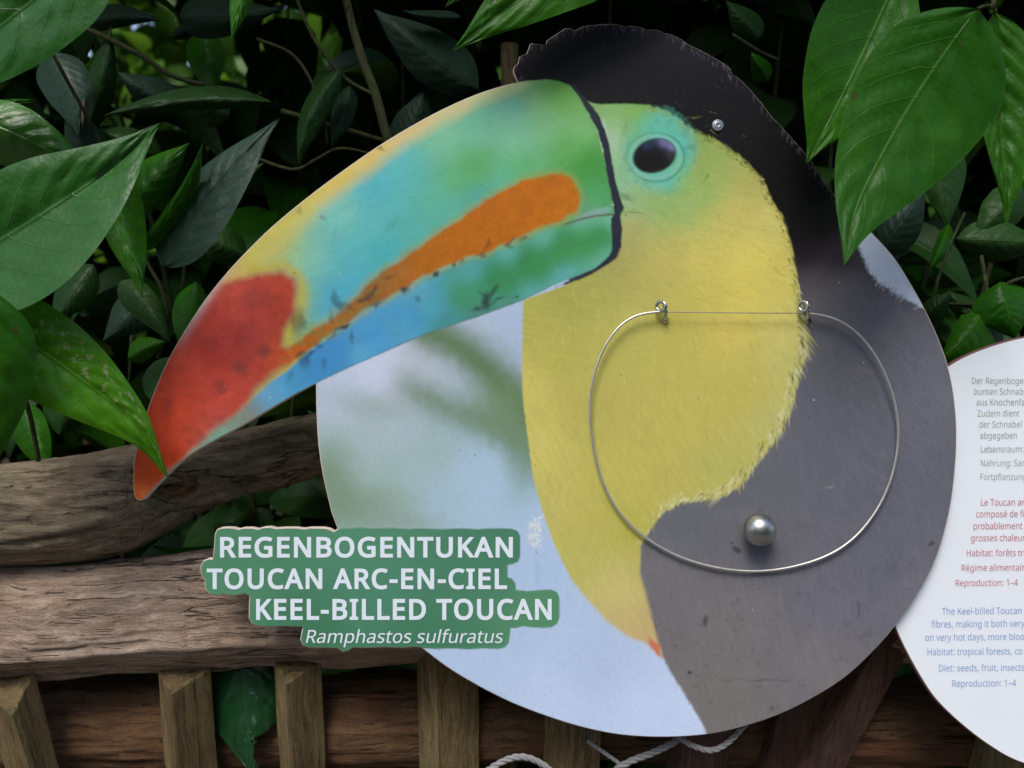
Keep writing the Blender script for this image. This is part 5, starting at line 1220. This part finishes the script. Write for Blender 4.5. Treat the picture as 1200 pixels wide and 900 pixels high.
def grow_shrub(x, y, height, spread, label, n_st=6, n_leaf=15, seed=0, zlo=0.35):
    r = random.Random(seed)
    t = thing("leafy_shrub", label, "shrub", (x, y, 0), "shrubs behind the board")
    for s_ in range(n_st):
        a = r.uniform(0, 2 * math.pi); sp = spread * r.uniform(0.4, 1.0); h = height * r.uniform(0.75, 1.05)
        pts = np.array([(x + 0.03 * math.cos(a), y + 0.03 * math.sin(a), 0), (x + sp * 0.35 * math.cos(a), y + sp * 0.35 * math.sin(a), h * 0.4), (x + sp * 0.7 * math.cos(a), y + sp * 0.7 * math.sin(a), h * 0.75), (x + sp * math.cos(a) + r.uniform(-.06, .06), y + sp * math.sin(a), h)])
        c = catmull(pts, 10)
        v, f = tube(c, np.linspace(0.0055, 0.002, len(c)), 7)
        obj("stem", v, f, STEM, t)
        for k in range(n_leaf):
            u = zlo + (1 - zlo) * (k + r.random()) / n_leaf
            p = c[min(len(c) - 1, int(u * (len(c) - 1)))]
            o = bpy.data.objects.new("leaf", r.choice(UL))
            o.parent = t
            ln = r.uniform(0.10, 0.19)
            az = a + r.gauss(0, 1.3)
            o.location = tuple(p - np.array([x, y, 0]) + 0.02 * np.array([-math.sin(az), math.cos(az), 0.2]))
            o.rotation_euler = (r.gauss(-0.45, 0.5), r.gauss(0, 0.5), az)
            o.scale = (ln, ln, ln)
            COL.objects.link(o)
    return t
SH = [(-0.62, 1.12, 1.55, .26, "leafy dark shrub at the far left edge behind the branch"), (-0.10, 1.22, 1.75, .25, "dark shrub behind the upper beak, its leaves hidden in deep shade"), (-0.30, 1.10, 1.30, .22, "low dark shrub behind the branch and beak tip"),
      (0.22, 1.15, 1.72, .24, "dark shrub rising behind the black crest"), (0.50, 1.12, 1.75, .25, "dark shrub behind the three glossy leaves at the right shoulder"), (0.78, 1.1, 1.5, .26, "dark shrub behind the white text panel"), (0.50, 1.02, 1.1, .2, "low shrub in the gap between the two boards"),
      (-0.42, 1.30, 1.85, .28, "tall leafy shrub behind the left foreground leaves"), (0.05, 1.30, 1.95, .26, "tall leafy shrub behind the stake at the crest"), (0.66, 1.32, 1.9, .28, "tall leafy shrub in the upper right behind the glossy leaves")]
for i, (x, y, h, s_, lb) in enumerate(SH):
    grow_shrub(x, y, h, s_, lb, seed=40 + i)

# ------------------------------------------------------------------ hedge masses: nobody could count these leaves
def leaf_mass(name, label, n, boxfn, mats, size, seed, holes=()):
    g = np.random.default_rng(seed)
    T, Sg, Fc = leaf_grid(7, 1); Fc = np.array(Fc)
    x0 = Sg * wprof(T) * 0.24; z0 = 0.13 * 4 * T * (1 - T) + 0.3 * np.abs(Sg) * wprof(T) * .24
    base = np.c_[x0, T, z0]
    Vs = []; Fs = []; Ms = []; UV = []
    pts = boxfn(g, n)
    keep = np.ones(len(pts), bool)
    for (px, py, rad) in holes:
        dr = (P(px, py, 0) - CAM); dr = dr / np.linalg.norm(dr)
        rel = pts - CAM; al = rel @ dr
        perp = np.linalg.norm(rel - al[:, None] * dr, axis=1)
        keep &= ~((al > 0) & (perp / np.maximum(al, 0.01) < rad / F))
    pts = pts[keep]
    for i, p in enumerate(pts):
        e = Euler((g.normal(-0.5, 0.6), g.normal(0, 0.6), g.uniform(0, 6.283))).to_matrix()
        s_ = size * g.uniform(0.6, 1.3)
        Vs.append((base * s_) @ np.array(e).T + p)
        Fs.append(Fc + i * len(base))
        UV.append(np.c_[Sg * .5 + .5, T])
        Ms += [int(g.integers(len(mats)))] * len(Fc)
    V = np.vstack(Vs); Fq = np.vstack(Fs)
    me = bpy.data.meshes.new(name)
    me.from_pydata(V.tolist(), [], Fq.tolist())
    for m in mats: me.materials.append(m)
    me.polygons.foreach_set("material_index", Ms)
    l = me.uv_layers.new(name="UVMap"); uv = np.vstack(UV)
    idx = np.empty(len(me.loops), np.int32); me.loops.foreach_get("vertex_index", idx)
    l.data.foreach_set("uv", uv[idx].astype(np.float32).ravel())
    me.polygons.foreach_set("use_smooth", [True] * len(me.polygons))
    o = bpy.data.objects.new(name, me); COL.objects.link(o)
    return tag(o, label, "hedge", kind='stuff')
HOLES = [(160, 30, 72), (185, 90, 62), (128, 90, 50), (262, 45, 50), (150, 5, 60), (400, 8, 50), (265, 65, 40)]
leaf_mass("hedge", "dense dark evergreen hedge closing the view behind the boards", 12000, lambda g, n: np.c_[g.uniform(-3.2, 3.2, n), g.uniform(1.40, 2.4, n), g.uniform(0, 3.0, n)], [LEAF_DARK, LEAF_MID, LEAF_DARK], 0.21, 1, HOLES)
def shade_canopy_box(g, n):
    y = g.uniform(0.76, 2.6, n)
    return np.c_[g.uniform(-2.6, 2.6, n), y, 1.74 + 0.30 * np.clip(y - 0.6, 0, 3) + g.uniform(0, 0.55, n)]
leaf_mass("added_shade_canopy", "unseen leaf canopy added overhead to shade the foliage behind the boards", 8000, shade_canopy_box, [LEAF_DARK, LEAF_MID], 0.19, 2, HOLES)  # added above the view to keep daylight off the background leaves
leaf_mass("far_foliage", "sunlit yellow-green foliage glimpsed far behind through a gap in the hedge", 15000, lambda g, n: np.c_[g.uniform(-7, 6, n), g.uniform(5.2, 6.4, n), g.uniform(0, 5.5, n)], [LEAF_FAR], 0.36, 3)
leaf_mass("undergrowth", "dark undergrowth on the ground behind the fence", 1500, lambda g, n: np.c_[g.uniform(-1.6, 1.6, n), g.uniform(1.05, 1.6, n), g.uniform(0.02, 0.75, n)], [LEAF_DARK], 0.14, 4)
leaf_mass("hedge", "tall green leaf wall added behind the camera to darken reflections", 7000, lambda g, n: np.c_[g.uniform(-9, 9, n), g.uniform(-6.6, -5.0, n), g.uniform(0, 5.8, n)], [LEAF_MID, LEAF_DARK], 0.5, 6)  # unseen, added behind the camera to dim reflections and light from the front
